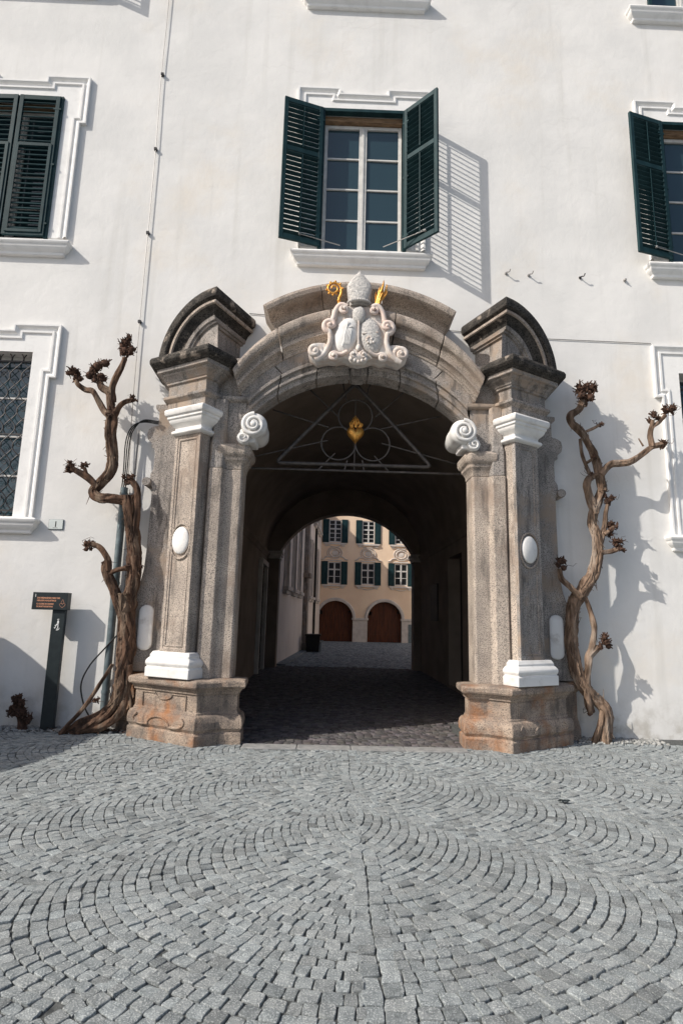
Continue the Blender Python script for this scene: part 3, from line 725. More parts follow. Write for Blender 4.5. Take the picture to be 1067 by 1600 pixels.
    if s < 0: left_parts = new
    else: right_parts = {k for k in new if not k.startswith(('jamb', 'impost', 'volute', 'spandrel'))}

for o in SP.children:
    if o.name in left_parts: o.location.x = -.04 if o.name.startswith(('jamb', 'impost', 'volute', 'spandrel')) else (-.07 if o.name.startswith('ped') else -.09)
    elif o.name in right_parts: o.location.x = .03
# archivolt and cornice of the gateway arch
def arc_row(apex, d, n=16, f0=0, f1=1):
    t = (apex-5.03)/.96; R = 1.95+.04*t; c = apex-R
    um = min(1.565+1.1*max(0, t), 1.80); zm = 4.25+min(1, max(0, t)/.3)*.38+max(0, t-.47)/.53*.36
    a = math.asin(min(.999, um/R))
    if c+R*cos(a) < zm: a = math.acos((zm-c)/R)
    g_ = .0022
    return [(R*sin(x)*1.03-.035, -d, c+R*cos(x)) for x in [-a+2*a*(f0+g_+(f1-f0-2*g_)*i/n) for i in range(n+1)]]
AR = [(5.03, .36), (5.03, .66), (5.04, .675), (5.11, .68), (5.115, .715), (5.125, .722), (5.16, .722), (5.165, .695), (5.23, .70), (5.235, .742), (5.285, .745), (5.295, .70), (5.31, .692), (5.52, .692), (5.52, .3)]
AC = [(5.50, .30), (5.50, .60), (5.505, .695), (5.515, .715), (5.555, .72), (5.56, .745), (5.575, .75), (5.595, .775), (5.615, .82), (5.62, .85), (5.625, .885), (5.685, .89), (5.69, .85), (5.70, .835), (5.745, .84), (5.775, .87), (5.79, .93), (5.795, .985), (5.81, 1.01), (5.84, 1.03), (5.90, 1.035), (5.945, 1.01), (5.975, .95), (6.005, .55), (6.05, -.02)]
AC = [(a, d if d <= .7 else .7+(d-.7)*.62) for a, d in AC]
def blocks(rows_fn, table, cuts, name, mat_, jit):
    rj = random.Random(len(table))
    for f0, f1 in zip(cuts, cuts[1:]):
        m = MB(); dj = rj.uniform(-jit, jit); rows = [rows_fn(a, d+(dj if d > .4 else 0), f0=f0, f1=f1) for a, d in table]
        m.grid(rows); m.ngon([r[0] for r in rows]); m.ngon([r[-1] for r in rows]); m.build(name, mat_, SP, smooth=28, bevel=.004, seg=1)
blocks(arc_row, AR, [0, .17, .335, .465, .535, .665, .83, 1], 'voussoir', 'granite_grey', .004)
blocks(arc_row, AC, [0, .21, .40, .62, .80, 1], 'cornice_block', 'granite', .004)
# voussoir joints read as thin recessed gaps: keystone block
m = MB(); m.add([(-.085, -.715, 5.0), (.085, -.715, 5.0), (.105, -.76, 5.26), (-.105, -.76, 5.26), (-.085, -.38, 5.0), (.085, -.38, 5.0), (.105, -.38, 5.26), (-.105, -.38, 5.26)],
    [(0, 1, 2, 3), (0, 4, 5, 1), (1, 5, 6, 2), (0, 3, 7, 4), (3, 2, 6, 7)]); m.build('keystone', 'granite_grey', SP, bevel=.012).location.x = -.045
# infill body behind the arch mouldings up to the wall
m = MB(); m.grid([arc_row(5.40, .60, 40), arc_row(5.40, .0, 40)]); m.build('arch_body', 'granite', SP)
# raised segmental cornice above the arch
def seg_row(r, d, f0=0, f1=1, a=radians(33.2), c=3.913, n=22): return [(r*sin(x)-.03, -d, c+r*cos(x)) for x in [-a+2*a*(f0+.0015+(f1-f0-.003)*i/n) for i in range(n+1)]]
SG = [(2.14, -.02), (2.14, .40), (2.20, .41), (2.27, .415), (2.285, .36), (2.30, .35), (2.36, .355), (2.42, .39), (2.46, .46), (2.475, .53), (2.48, .60), (2.505, .64), (2.56, .655), (2.605, .64), (2.63, .58), (2.65, .2), (2.66, -.02)]
blocks(seg_row, SG, [0, .30, .62, 1], 'segmental_cornice', 'granite', .0)

# ------------------------------------------------------------------ coat of arms
CA = thing('coat_of_arms', 'carved pale stone coat of arms with mitre and gilded crozier over the arch', 'coat of arms')
cy = -.93
half = [(0, 5.10), (.10, 5.12), (.20, 5.16), (.30, 5.13), (.42, 5.14), (.58, 5.10), (.68, 5.18), (.70, 5.28), (.64, 5.36), (.54, 5.36), (.47, 5.32), (.43, 5.38), (.40, 5.47), (.42, 5.56), (.44, 5.62), (.40, 5.70), (.34, 5.74), (.33, 5.84), (.30, 5.93), (.22, 5.97), (.10, 5.96), (0, 5.96)]
q = MB(); ol = [(x, z) for x, z in half] + [(-x, z) for x, z in half[::-1]][1:-1]
def cart(sc, y): return [(x*sc, y, 5.5+(z-5.5)*sc) for x, z in ol]
q.grid([cart(.95, -.62), cart(1.0, -.70), cart(1.0, -.86), cart(.97, -.895), cart(.88, -.90)], True); q.ngon(cart(.88, -.90))
q.build('cartouche', 'sculpt', CA, smooth=40)
def spiral_tube(mb, c, R0, turns, sgn, start, y, r0, r1, rise=.05, n=46, shrink=.82):
    pts = [(c[0]+R0*(1-shrink*k/n)*cos(start+sgn*2*pi*turns*k/n), y-rise*k/n, c[1]+R0*(1-shrink*k/n)*sin(start+sgn*2*pi*turns*k/n)) for k in range(n+1)]
    mb.tube(pts, lambda t: r0+(r1-r0)*t, 8); mb.ell((c[0], y-rise, c[1]), R0*.3, .03, R0*.3)
for s in (-1, 1):
    q = MB()
    spiral_tube(q, (s*.60, 5.235), .115, 1.5, -s, -pi/2 if 1 else 0, -.90, .042, .028)
    q.tube(spline([(s*.60, -.90, 5.12), (s*.48, -.91, 5.20), (s*.40, -.93, 5.36), (s*.40, -.93, 5.5), (s*.43, -.92, 5.62)], .03), lambda t: .045-.012*t, 8)
    q.build('side_scroll', 'sculpt', CA, smooth=60)
    q = MB(); spiral_tube(q, (s*.40, 5.63), .098, 1.3, s, -pi/2, -.92, .042, .024); q.tube(spline([(s*.43, -.92, 5.56), (s*.36, -.92, 5.74), (s*.33, -.92, 5.86), (s*.26, -.93, 5.95), (s*.17, -.93, 5.92)], .03), lambda t: .04, 8); spiral_tube(q, (s*.205, 5.87), .065, 1.2, -s, pi/2, -.93, .03, .02)
    q.build('upper_scroll', 'sculpt_pink', CA, smooth=60)
    q = MB(); spiral_tube(q, (s*.335, 5.165), .06, 1.4, -s, pi/2, -.93, .03, .018); q.tube(spline([(s*.335, -.93, 5.23), (s*.24, -.93, 5.20), (s*.15, -.95, 5.24)], .03), lambda t: .03, 8); q.build('lower_scroll', 'sculpt_pink' if s < 0 else 'sculpt', CA, smooth=60)
    # oval shields leaning together
    q = MB(); Mr = Matrix.Rotation(s*radians(-14 if s < 0 else -10), 3, 'Y')
    q.ell((s*.165, -.90, 5.50), .165, .085, .275, 24, 14, 0, Mr, lambda th, a: 1+.02*sin(9*a+5*th)); q.build('shield', 'marble' if s < 0 else 'mitre', CA, smooth=60)
    if s < 0:
        q = MB()
        q.tube([(-.225, -.968, 5.30), (-.15, -.985, 5.68)], .008, 6); q.tube([(-.255, -.955, 5.56), (-.085, -.985, 5.60)], .009, 6)
        for k in range(5): q.tube(spline([(-.10-.018*k, -.980, 5.56), (-.115-.02*k, -.988, 5.46), (-.13-.016*k, -.975, 5.34)], .04), .006, 5)
        q.build('shield_charge', 'marble', CA)
    else:
        q = MB()
        for k in range(9): a = k*.7; q.ell((.16+.05*cos(a)*(k/9+.4), -.978, 5.42+.05*sin(a)*(k/9+.4)), .02, .015, .02, 8, 6)
        q.tube([(.05, -.975, 5.50), (.27, -.965, 5.53)], .012, 6); q.build('shield_charge', 'sculpt', CA)
q = MB(); q.ell((0, -.93, 5.14), .13, .10, .10, 20, 12)
for s in (-1, 1): spiral_tube(q, (s*.07, 5.17), .055, 1.3, s, pi/2, -1.0, .022, .014, .03)
for k in range(5): q.ell((-.10+k*.05, -1.0, 5.065+.02*abs(k-2)), .026, .03, .03, 8, 6)
q.ell((0, -.99, 5.27), .04, .05, .06, 10, 8); q.tube([(0, -.95, 5.3), (0, -.96, 5.7)], .018, 6); q.build('mask', 'sculpt', CA, smooth=60)
q = MB(); q.ell((0, -.93, 5.80), .10, .06, .13, 14, 10, 0, None, lambda th, a: 1+.06*sin(12*a)); q.build('shell', 'mitre', CA, smooth=60)
# mitre
for yo, zo, sc in ((-.93, 0, 1.0), (-.85, -.03, .98)):       # front and back horn of the mitre
    q = MB(); rows = []; N = 28
    for i in range(17):
        t = i/16; z = 6.0+.47*t+zo
        hw = (.128+.05*sin(pi/2*min(1, t/.45))) if t < .5 else .178*max(.02, 1-((t-.5)/.5)**1.35)
        dp = .085*(1-.55*t)+.004
        rows.append([(hw*sc*cos(2*pi*j/N), yo-dp*sin(2*pi*j/N)*(1+.05*sin(9*t*pi)*sin(7*j)), z) for j in range(N)])
    q.grid(rows, True); q.ngon(rows[0]); q.ngon(rows[-1]); q.build('mitre', 'mitre', CA, smooth=50)
q = MB()
for k in range(16): a = pi*k/15; q.ell((-.155*cos(a), -.905-.105*sin(a), 6.005-.01), .02, .02, .018, 8, 6)
q.build('mitre_band', 'mitre', CA)
# crozier
q = MB(); cc = (-.365, 6.205)
pts = [(-.275, -.88, 5.90), (-.285, -.89, 6.0), (-.287, -.90, 6.06), (-.262, -.90, 6.13), (-.258, -.90, 6.19)]
N = 44; R0 = .105
pts += [(cc[0]+R0*(1-.75*k/N)*cos(.1+2*pi*1.5*k/N), -.90-.02*k/N, cc[1]+R0*(1-.75*k/N)*sin(.1+2*pi*1.5*k/N)) for k in range(N+1)]
q.tube(spline(pts, .015), lambda t: .021-.008*t, 7)
rr = random.Random(5)
for k in range(0, N, 3):
    a = .1+2*pi*1.5*k/N; r = R0*(1-.75*k/N)+.024
    if k < 30: q.ell((cc[0]+r*cos(a), -.905, cc[1]+r*sin(a)), .017, .014, .017, 6, 5)
q.ell((-.288, -.895, 6.03), .03, .03, .022, 10, 6); q.ell((-.285, -.89, 5.98), .024, .024, .03, 10, 6)
q.build('crozier', 'gold', CA, smooth=60)
q = MB()
for k, (a, h, w) in enumerate(((-.10, .26, .017), (.10, .34, .020), (.22, .44, .021), (.40, .38, .019), (.55, .28, .017), (.30, .30, .02))):
    p = [(.235+.008*k, -.90-.012*(k % 3), 5.93), (.245+.25*a*h+.004*k, -.91-.012*(k % 3), 5.93+h*.35), (.25+.75*a*h*1.1, -.91-.012*(k % 3), 5.93+h*.72), (.25+a*h*.85+.015, -.905, 5.93+h)]
    q.tube(spline(p, .02), lambda t, w=w: max(.002, w*(.75+.9*t)*(1-t)**.6+.002), 8)
q.build('flames', 'gold', CA, smooth=60, label='gilded tuft of flames')
CA.location = (-.06, -.05, -.01)

# ------------------------------------------------------------------ iron fanlight grille with golden heart
IG = thing('iron_grille', 'dark iron triangle and trefoil grille in the arch holding a gilded heart', 'grille')
gy = .05
def P(x, z): return (x, gy, z)
m = MB(); m.tube([(-1.60, gy, 3.79), (1.60, gy, 3.79)], .017, 8); m.build('cross_bar', 'iron_lit', IG)
def rnd_tri(pts, r=.09, n=6):
    out = []
    for i, p in enumerate(pts):
        a = Vector(pts[i-1])-Vector(p); b = Vector(pts[(i+1) % len(pts)])-Vector(p); p = Vector(p)
        A_, B_ = p+a.normalized()*r, p+b.normalized()*r
        for k in range(n+1):
            t = k/n; out.append((1-t)**2*A_+2*t*(1-t)*p+t*t*B_)
    return out
tri = rnd_tri([(-1.24, 3.885), (1.14, 3.885), (-.05, 5.20)])
tri.append(tri[0]); m = MB(); m.tube([P(p[0], p[1]) for p in tri], .030, 8, cap=False); m.build('triangle', 'iron_lit', IG, smooth=60)
for c in ((-.04, 4.665), (-.29, 4.22), (.235, 4.22)):
    m = MB(); m.tube([P(c[0]+.262*cos(a*pi/24), c[1]+.262*sin(a*pi/24)) for a in range(49)], .013, 7, cap=False); m.build('ring', 'iron_lit', IG, smooth=60)
RAYS = [((-.27, 5.0), (-.18, 4.91)), ((-.27, 5.30), (-.18, 4.91)), ((-.80, 5.12), (-.32, 4.66)), ((-1.32, 4.73), (-.45, 4.47)), ((-1.58, 3.97), (-.46, 4.26)), ((-.59, 3.79), (-.34, 4.06)), ((-.19, 3.79), (-.15, 3.95)), ((.11, 3.79), (.08, 3.96)), ((.49, 3.79), (.26, 4.04)), ((1.58, 3.93), (.37, 4.24)), ((1.30, 4.71), (.36, 4.47)), ((.75, 5.12), (.27, 4.66)), ((.2, 5.30), (.11, 4.92))][1:]
for a, b in RAYS: m = MB(); m.tube([P(*a), P(*b)], .011, 6); m.build('ray', 'iron_lit', IG)
m = MB(); m.tube([P(-.04, 4.93), P(-.04, 3.79)], .008, 6); m.build('stem', 'iron_lit', IG)
m = MB(); m.box(-.12, .04, gy-.03, gy+.03, 5.22, 5.36); m.build('bracket', 'iron_lit', IG)
ht = thing('heart', '', ''); del ht['label'], ht['category']; ht.parent = IG
m = MB(); rows = []
hc = Vector((-.035, gy-.03, 4.34))
for i in range(13):
    ph = -pi/2+pi*i/12; row = []
    for j in range(48):
        t = 2*pi*j/48; x = 16*sin(t)**3; z = 13*cos(t)-5*cos(2*t)-2*cos(3*t)-cos(4*t)
        k = cos(ph); row.append(hc+Vector((x*.0083*k, .085*sin(ph), (z+2)*.0098*k)))
    rows.append(row)
m.grid(rows, True); m.build('heart_body', 'gold', ht, smooth=60)
m = MB()
for x, z, h, w in ((0, 0, .20, .035), (-.05, -.005, .14, .026), (.05, -.005, .14, .026), (-.075, .01, .09, .02), (.075, .01, .09, .02), (-.03, .05, .12, .022), (.03, .05, .12, .022)):
    b = hc+Vector((x, -.01, .125+z))
    m.tube(spline([b, b+Vector((x*.25+.012, -.01, h*.4)), b+Vector((x*.1-.006, 0, h*.75)), b+Vector((-x*.25, 0, h))], .015), lambda t, w=w: max(.003, w*(1-t)**.8*(.7+t)), 7)
m.build('flame', 'gold', ht, smooth=60)

# ------------------------------------------------------------------ vines
def wander(pts, d0, seed, amp=.04):
    r = random.Random(seed); return [(x, -(d0+r.uniform(-amp, amp)), z) for x, z in pts]
def gnarl(mb, pts, ra, rb, seed, n=14, lobes=4, twist=3.0, rough=.22):
    st = .016 if ra > .035 else .022
    n = n*2 if ra > .035 else n
    sp = spline(pts, st); ph = random.Random(seed).uniform(0, 9); tot = len(sp)
    def fn(i, j):
        s = i*st; a = 2*pi*j/n+.35*sin(s*3+ph)+twist*.35*s; p = sp[i]; R = ra+(rb-ra)*i/tot
        ca, sa = cos(a), sin(a)
        fib = noise.noise(Vector((ca*R*46+ph, sa*R*46, s*3.2+ph)))          # stringy fibres along the stem
        fib2 = noise.noise(Vector((ca*R*95, sa*R*95+ph, s*7)))
        knot = noise.noise(Vector((p.x*5+ca*.8+ph, p.y*5+sa*.8, p.z*5)))
        return 1+rough*.55*sin(lobes*a+ph)+.30*fib+.13*fib2+.38*knot
    mb.tube(sp, lambda t: ra+(rb-ra)*t, n, fn=fn)
    return sp
def head(mb, c, R, seed, n=70, up=None, L=.10):
    r = random.Random(seed); c = Vector(c)
    n = int(n*1.7); knobs = []
    for k in range(7):
        v = Vector((r.gauss(0, .55), r.gauss(0, .45), r.gauss(0, .6)+(.25 if up else 0)))*R*.75; rk = R*r.uniform(.26, .46); knobs.append((c+v, rk))
        mb.ell(c+v, rk, rk*.9, rk, 8, 6, fn=lambda th, a, p=r.uniform(0, 6): 1+.28*sin(4*a+p)*cos(3*th+p))
    for k in range(n):
        kc, rk = r.choice(knobs)
        v = Vector((r.gauss(0, 1), r.gauss(0, .9), r.gauss(0, 1)+(.6 if up else .25)))
        if v.length < .1: continue
        v.normalize(); b = kc+v*rk*r.uniform(.6, 1); ln = L*(.25+.75*r.random()**2.2)*.8
        kn = b+(v+Vector((r.gauss(0, .5), r.gauss(0, .5), r.gauss(0, .5)))*.6).normalized()*ln*.5
        e = kn+(v+Vector((r.gauss(0, .7), r.gauss(0, .5), r.gauss(0, .7)+.35))).normalized()*ln*.5
        w = r.uniform(.006, .015); mb.tube([b, kn, e], lambda t, w=w: w*(1-.45*t), 4)
def vine(label, mat_, segs, heads, group, thin=.84):
    V = thing('pollarded_vine', label, 'vine', group=group)
    for name, pts, ra, rb, d, sd in segs:
        ra, rb = ra*thin, rb*thin
        m = MB(); gnarl(m, wander(pts, d, sd, .03 if ra > .04 else .02), ra, rb, sd, n=22 if ra > .05 else 12, rough=.26 if ra > .05 else .18, lobes=4 if ra > .05 else 3)
        if ra > .05:
            for k in range(4):     # cords of older stem twisting round the trunk
                r = random.Random(sd*7+k); sp = spline(wander(pts, d, sd, .03), .05); ph = r.uniform(0, 6.28); tw = r.uniform(.9, 1.8)*r.choice((-1, 1)); n = len(sp)
                cp = [p+Vector((cos(ph+tw*i*.05*2), sin(ph+tw*i*.05*2), 0))*(ra+(rb-ra)*i/n)*.86 for i, p in enumerate(sp)]
                if len(cp) > 4: gnarl(m, cp[::2]+[cp[-1]], ra*.36, rb*.32, sd*3+k, n=7, lobes=2)
            sp = spline(wander(pts, d, sd, .03), .04); rb_ = random.Random(sd+500)
            for k in range(34):      # long fibres of bark lying on the stem
                i0 = rb_.randrange(max(1, len(sp)-6)); ln = rb_.randrange(5, 14); a = rb_.uniform(pi*.9, 2.1*pi); tw = rb_.uniform(-.12, .12)
                cp = []
                for i in range(i0, min(len(sp), i0+ln)):
                    R = (ra+(rb-ra)*i/len(sp))*rb_.uniform(.93, 1.05); a += tw+rb_.gauss(0, .05); t_ = (sp[min(i+1, len(sp)-1)]-sp[max(i-1, 0)]).normalized(); u_ = t_.cross(Vector((0, 1, 0))).normalized(); w_ = u_.cross(t_)
                    cp.append(sp[i]+u_*cos(a)*R+w_*sin(a)*R)
                if len(cp) > 3: w = rb_.uniform(.006, .017); m.tube(cp, lambda t, w=w: w*(.35+sin(pi*min(.98, max(.02, t)))), 5)
            r = random.Random(sd)
            for k in range(int(26*len(pts)/6)):      # peeling bark strips and spurs
                sp = spline(wander(pts, d, sd, .03), .05); i = r.randrange(len(sp)); t = i/len(sp); a = r.uniform(pi, 2*pi); R = (ra+(rb-ra)*t)
                p = sp[i]+Vector((cos(a), sin(a), 0))*R*.95; q_ = p+Vector((cos(a)*.03+r.gauss(0, .02), sin(a)*.03, r.gauss(0, .07)))
                m.tube([p, (p+q_)/2+Vector((r.gauss(0, .008), -.008, 0)), q_], lambda t: .007*(1-.6*t), 4)
        m.build(name, mat_, V, smooth=50)
    rw = random.Random(len(heads)); sh = MB()
    for x, z, R, n, up, L, d in heads:       # a few thin dead shoots left after pruning
        for k in range(2):
            p = Vector((x+rw.gauss(0, .03), -d, z)); pts = [p]
            for j in range(5): p = p+Vector((rw.gauss(0, .035), rw.gauss(0, .015), rw.uniform(-.03, .05))); pts.append(p)
            sh.tube(pts, lambda t: .0045*(1-.6*t), 4)
    sh.build('dead_shoots', 'twig', V)['kind'] = 'stuff'
    for i, (x, z, R, n, up, L, d) in enumerate(heads):
        m = MB(); head(m, (x, -d, z), R, 100+i*3+len(segs), n, up, L); m.build('twig_cluster', 'twig', V, smooth=60)
    return V
vine('thick dark brown pollarded vine trunk left of the portal, beside the black signpost', 'bark', [
    ('trunk', [(-3.80, -.02), (-3.52, .10), (-3.28, .25), (-3.13, .50), (-3.12, .88), (-3.14, 1.31), (-3.17, 1.65), (-3.18, 1.84)], .105, .125, .33, 3),
    ('root', [(-3.80, -.03), (-3.55, .05), (-3.3, .10), (-3.1, .30), (-3.04, .6), (-3.03, .9)], .05, .06, .40, 4),
    ('root', [(-3.05, .62), (-2.97, .38), (-2.95, .02)], .03, .03, .36, 5),
    ('root', [(-3.84, .0), (-3.55, .36), (-3.36, .70), (-3.24, .90)], .036, .028, .44, 6),
    ('limb', [(-3.19, 1.55), (-3.36, 1.92), (-3.46, 2.13), (-3.50, 2.25)], .075, .06, .35, 7),
    ('branch', [(-3.46, 2.08), (-3.30, 2.17), (-3.14, 2.20)], .036, .04, .38, 8),
    ('branch', [(-3.43, 2.15), (-3.47, 2.33), (-3.60, 2.48), (-3.75, 2.52)], .042, .036, .40, 9),
    ('limb', [(-3.16, 1.60), (-3.10, 2.0), (-3.10, 2.27), (-3.16, 2.63), (-3.22, 2.99), (-3.28, 3.22)], .09, .10, .33, 10),
    ('branch', [(-3.14, 2.60), (-3.12, 3.0), (-3.13, 3.30), (-3.25, 3.46)], .055, .045, .36, 11),
    ('limb', [(-3.24, 3.14), (-3.45, 3.17), (-3.65, 3.17), (-3.77, 3.27), (-3.68, 3.40), (-3.56, 3.55), (-3.54, 3.78), (-3.59, 4.12), (-3.60, 4.36), (-3.59, 4.46)], .07, .085, .36, 12),
    ('branch', [(-3.70, 3.33), (-3.84, 3.46), (-3.98, 3.54), (-4.08, 3.59)], .055, .045, .40, 13),
    ('branch', [(-3.86, 3.46), (-3.89, 3.60)], .035, .03, .42, 14),
    ('branch', [(-3.60, 4.36), (-3.74, 4.50), (-3.88, 4.74), (-4.02, 4.79), (-4.12, 4.86), (-4.18, 4.96)], .055, .04, .40, 15),
    ('limb', [(-3.60, 4.40), (-3.64, 4.62), (-3.67, 4.76), (-3.79, 4.84), (-3.85, 4.98)], .06, .045, .37, 16),
    ('limb', [(-3.62, 4.62), (-3.61, 4.90), (-3.53, 5.11), (-3.50, 5.31)], .055, .045, .38, 17),
    ('branch', [(-3.58, 4.41), (-3.48, 4.56), (-3.41, 4.63), (-3.32, 4.65)], .05, .035, .40, 18)],
    [(-4.20, 5.06, .10, 60, 0, .09, .40), (-4.13, 4.93, .09, 40, 0, .08, .40), (-3.86, 5.12, .14, 90, 1, .09, .37), (-3.85, 4.99, .11, 50, 0, .08, .37), (-3.49, 5.42, .15, 90, 1, .13, .38), (-3.47, 5.52, .11, 60, 1, .12, .38), (-3.31, 4.65, .05, 24, 0, .06, .40),
     (-4.12, 3.60, .085, 50, 0, .10, .40), (-3.90, 3.63, .05, 24, 1, .07, .42), (-3.27, 3.49, .08, 50, 0, .08, .36), (-3.76, 2.52, .07, 34, 0, .07, .40), (-3.50, 2.26, .07, 34, 0, .06, .35), (-3.10, 2.22, .085, 60, 0, .07, .36), (-3.60, 4.42, .07, 24, 0, .05, .4), (-3.42, .42, .035, 20, 1, .07, .44)],
    'pollarded vines beside the portal')
vine('pale twisted pollarded vine right of the portal with a long arm reaching to the window', 'bark_pale', [
    ('trunk', [(3.43, -.02), (3.46, .24), (3.46, .43), (3.37, .55), (3.24, .66), (3.12, .82), (3.06, 1.05), (3.04, 1.34), (3.05, 1.60), (3.09, 1.84), (3.20, 2.02)], .085, .095, .28, 33),
    ('trunk', [(3.15, 1.92), (3.22, 2.05), (3.36, 2.26), (3.44, 2.52), (3.46, 2.82), (3.42, 3.02), (3.42, 3.16), (3.51, 3.35), (3.59, 3.53)], .095, .06, .30, 34),
    ('root', [(3.27, -.02), (3.35, .2), (3.42, .42)], .05, .05, .30, 35),
    ('limb', [(3.24, 1.96), (3.31, 1.69), (3.34, 1.50), (3.31, 1.34), (3.26, 1.17), (3.22, .96), (3.20, .68), (3.21, .50), (3.25, .40)], .04, .065, .34, 36),
    ('limb', [(3.59, 3.50), (3.56, 3.84), (3.47, 4.09), (3.37, 4.29), (3.29, 4.41), (3.18, 4.53), (3.17, 4.65), (3.31, 4.76), (3.37, 4.90)], .068, .05, .30, 37),
    ('limb', [(3.43, 3.15), (3.37, 3.42), (3.34, 3.59), (3.42, 3.71), (3.52, 3.74)], .06, .04, .33, 38),
    ('branch', [(3.42, 3.72), (3.36, 3.85), (3.31, 4.04), (3.29, 4.29)], .03, .03, .33, 39),
    ('branch', [(3.16, 1.95), (3.02, 2.09), (2.91, 2.21), (2.88, 2.35)], .045, .04, .38, 40),
    ('branch', [(3.57, 3.74), (3.70, 3.90), (3.87, 3.94), (3.99, 3.95), (4.18, 4.07), (4.35, 4.19), (4.50, 4.23)], .055, .045, .34, 41),
    ('branch', [(4.33, 4.18), (4.34, 4.38), (4.36, 4.49), (4.48, 4.58), (4.57, 4.68)], .05, .032, .36, 42),
    ('branch', [(4.36, 4.47), (4.38, 4.60)], .035, .03, .36, 43),
    ('branch', [(3.35, 4.38), (3.49, 4.45), (3.56, 4.49)], .026, .02, .36, 44),
    ('branch', [(3.36, 3.92), (3.46, 3.99)], .026, .02, .36, 45),
    ('branch', [(3.46, 2.66), (3.57, 2.95), (3.59, 3.15), (3.63, 3.30)], .045, .03, .34, 46),
    ('branch', [(3.55, 2.85), (3.68, 2.97)], .035, .026, .38, 47),
    ('branch', [(3.46, 2.58), (3.61, 2.61), (3.74, 2.65)], .045, .03, .38, 48),
    ('branch', [(3.24, 1.15), (3.38, 1.27)], .055, .05, .38, 49),
    ('branch', [(4.22, 4.20), (4.16, 4.32)], .014, .01, .34, 50)],
    [(3.42, 5.0, .14, 100, 1, .13, .30), (3.36, 4.92, .10, 40, 0, .08, .30), (3.48, 5.08, .09, 60, 1, .12, .30), (4.40, 4.63, .085, 50, 1, .08, .36), (4.62, 4.72, .07, 50, 1, .10, .36), (4.70, 4.78, .05, 34, 1, .09, .36), (4.52, 4.24, .06, 40, 0, .09, .34),
     (2.88, 2.42, .085, 60, 1, .07, .38), (3.44, 1.31, .10, 70, 1, .08, .38), (3.65, 3.36, .085, 60, 1, .07, .34), (3.68, 3.0, .07, 50, 0, .09, .36), (3.64, 2.88, .07, 40, 0, .08, .36), (3.72, 2.74, .07, 50, 0, .09, .38), (3.76, 2.66, .06, 40, 0, .08, .38), (3.58, 4.50, .04, 22, 0, .06, .36), (3.47, 4.0, .05, 26, 0, .06, .36), (3.42, 3.72, .06, 24, 0, .05, .34), (3.24, .42, .075, 10, 0, .03, .34)],
    'pollarded vines beside the portal', thin=.84)
V = thing('dead_shrub', 'small dry brown pruned shrub at the foot of the wall, left of the signpost', 'shrub')
m = MB(); gnarl(m, [(-4.42, -.25, -.03), (-4.45, -.24, .10), (-4.52, -.23, .24)], .055, .035, 60); m.build('stem', 'twig', V)
for i, (x, z, R) in enumerate(((-4.56, .28, .10), (-4.55, .37, .07), (-4.46, .14, .10), (-4.40, .10, .07), (-4.60, .24, .06))):
    m = MB(); head(m, (x, -.24, z), R, 60+i, 70, 1, .08); m.build('twig_cluster', 'twig', V)

# ------------------------------------------------------------------ signpost
SG_ = thing('signpost', 'black metal signpost with orange lettering by the white wall', 'sign')
m = MB(); m.box(-4.21, -4.035, -.235, -.165, -.03, 1.60); m.build('post', 'sign', SG_, bevel=.004)
m = MB(); m.box(-4.49, -4.01, -.265, -.135, 1.60, 1.84); m.build('board', 'sign', SG_, bevel=.004)
def text(body, size, loc, matn, name, parent, xs=1.0, bold=.0):
    cu = bpy.data.curves.new(name, 'FONT'); cu.body = body; cu.size = size; cu.offset = bold; cu.extrude = .0006
    o = bpy.data.objects.new(name, cu); COL.objects.link(o)
    bpy.context.view_layer.update(); dg = bpy.context.evaluated_depsgraph_get()
    me = bpy.data.meshes.new_from_object(o.evaluated_get(dg)); bpy.data.objects.remove(o); bpy.data.curves.remove(cu)
    me.materials.clear(); me.materials.append(MT[matn])
    me.transform(Matrix.Translation(loc) @ Matrix.Rotation(pi/2, 4, 'X') @ Matrix.Scale(xs, 4, Vector((1, 0, 0))))
    o = bpy.data.objects.new(name, me); COL.objects.link(o); o.parent = parent; return o
text('1', .055, (-4.463, -.2668, 1.775), 'sign_white', 'number', SG_, 1, .001)
for i, t in enumerate(('DAS BRENNENDE HERZ DES', 'HEILIGEN AUGUSTINUS', 'IL CUORE IN FIAMME', "DI SANT'AGOSTINO")):
    text(t, .029, (-4.425, -.2668, 1.752-.036*i-(.010 if i > 1 else 0)), 'sign_orange', 'lettering', SG_, .86, .0007)
q = MB(); hx, hz = -4.07, 1.665
q.tube([(hx+.0024*16*sin(t)**3, -.267, hz+.0022*(13*cos(t)-5*cos(2*t)-2*cos(3*t)-cos(4*t))) for t in [2*pi*k/40 for k in range(41)]], .0016, 4, cap=False)
q.tube(spline([(hx-.004, -.267, hz+.018), (hx-.021, -.267, hz+.035), (hx-.012, -.267, hz+.052), (hx, -.267, hz+.078), (hx+.012, -.267, hz+.054), (hx+.021, -.267, hz+.035), (hx+.004, -.267, hz+.018)], .005), .0016, 4)
q.build('heart_emblem', 'sign_orange', SG_)
q = MB(); ex, ez, ey = -4.125, 1.30, -.2365      # white walking legs emblem
def flat(pts): q.ngon([(ex+a*.012, ey-.0008, ez+b*.012) for a, b in pts])
flat([(-.5, 14.6), (1.8, 15.0), (1.8, 14.2), (-.4, 13.9)])
flat([(.2, 13.2), (1.2, 13.4), (1.9, 11.6), (1.7, 9.8), (.6, 7.6), (.3, 9.6), (-.4, 11.0)])
flat([(.5, 10.2), (-.6, 9.4), (-2.0, 7.6), (-2.9, 8.0), (-2.4, 7.0), (-1.6, 6.9), (-2.6, 5.0), (-3.6, 5.4), (-2.6, 3.8), (-1.8, 4.2), (-.9, 7.2), (.6, 8.4)])
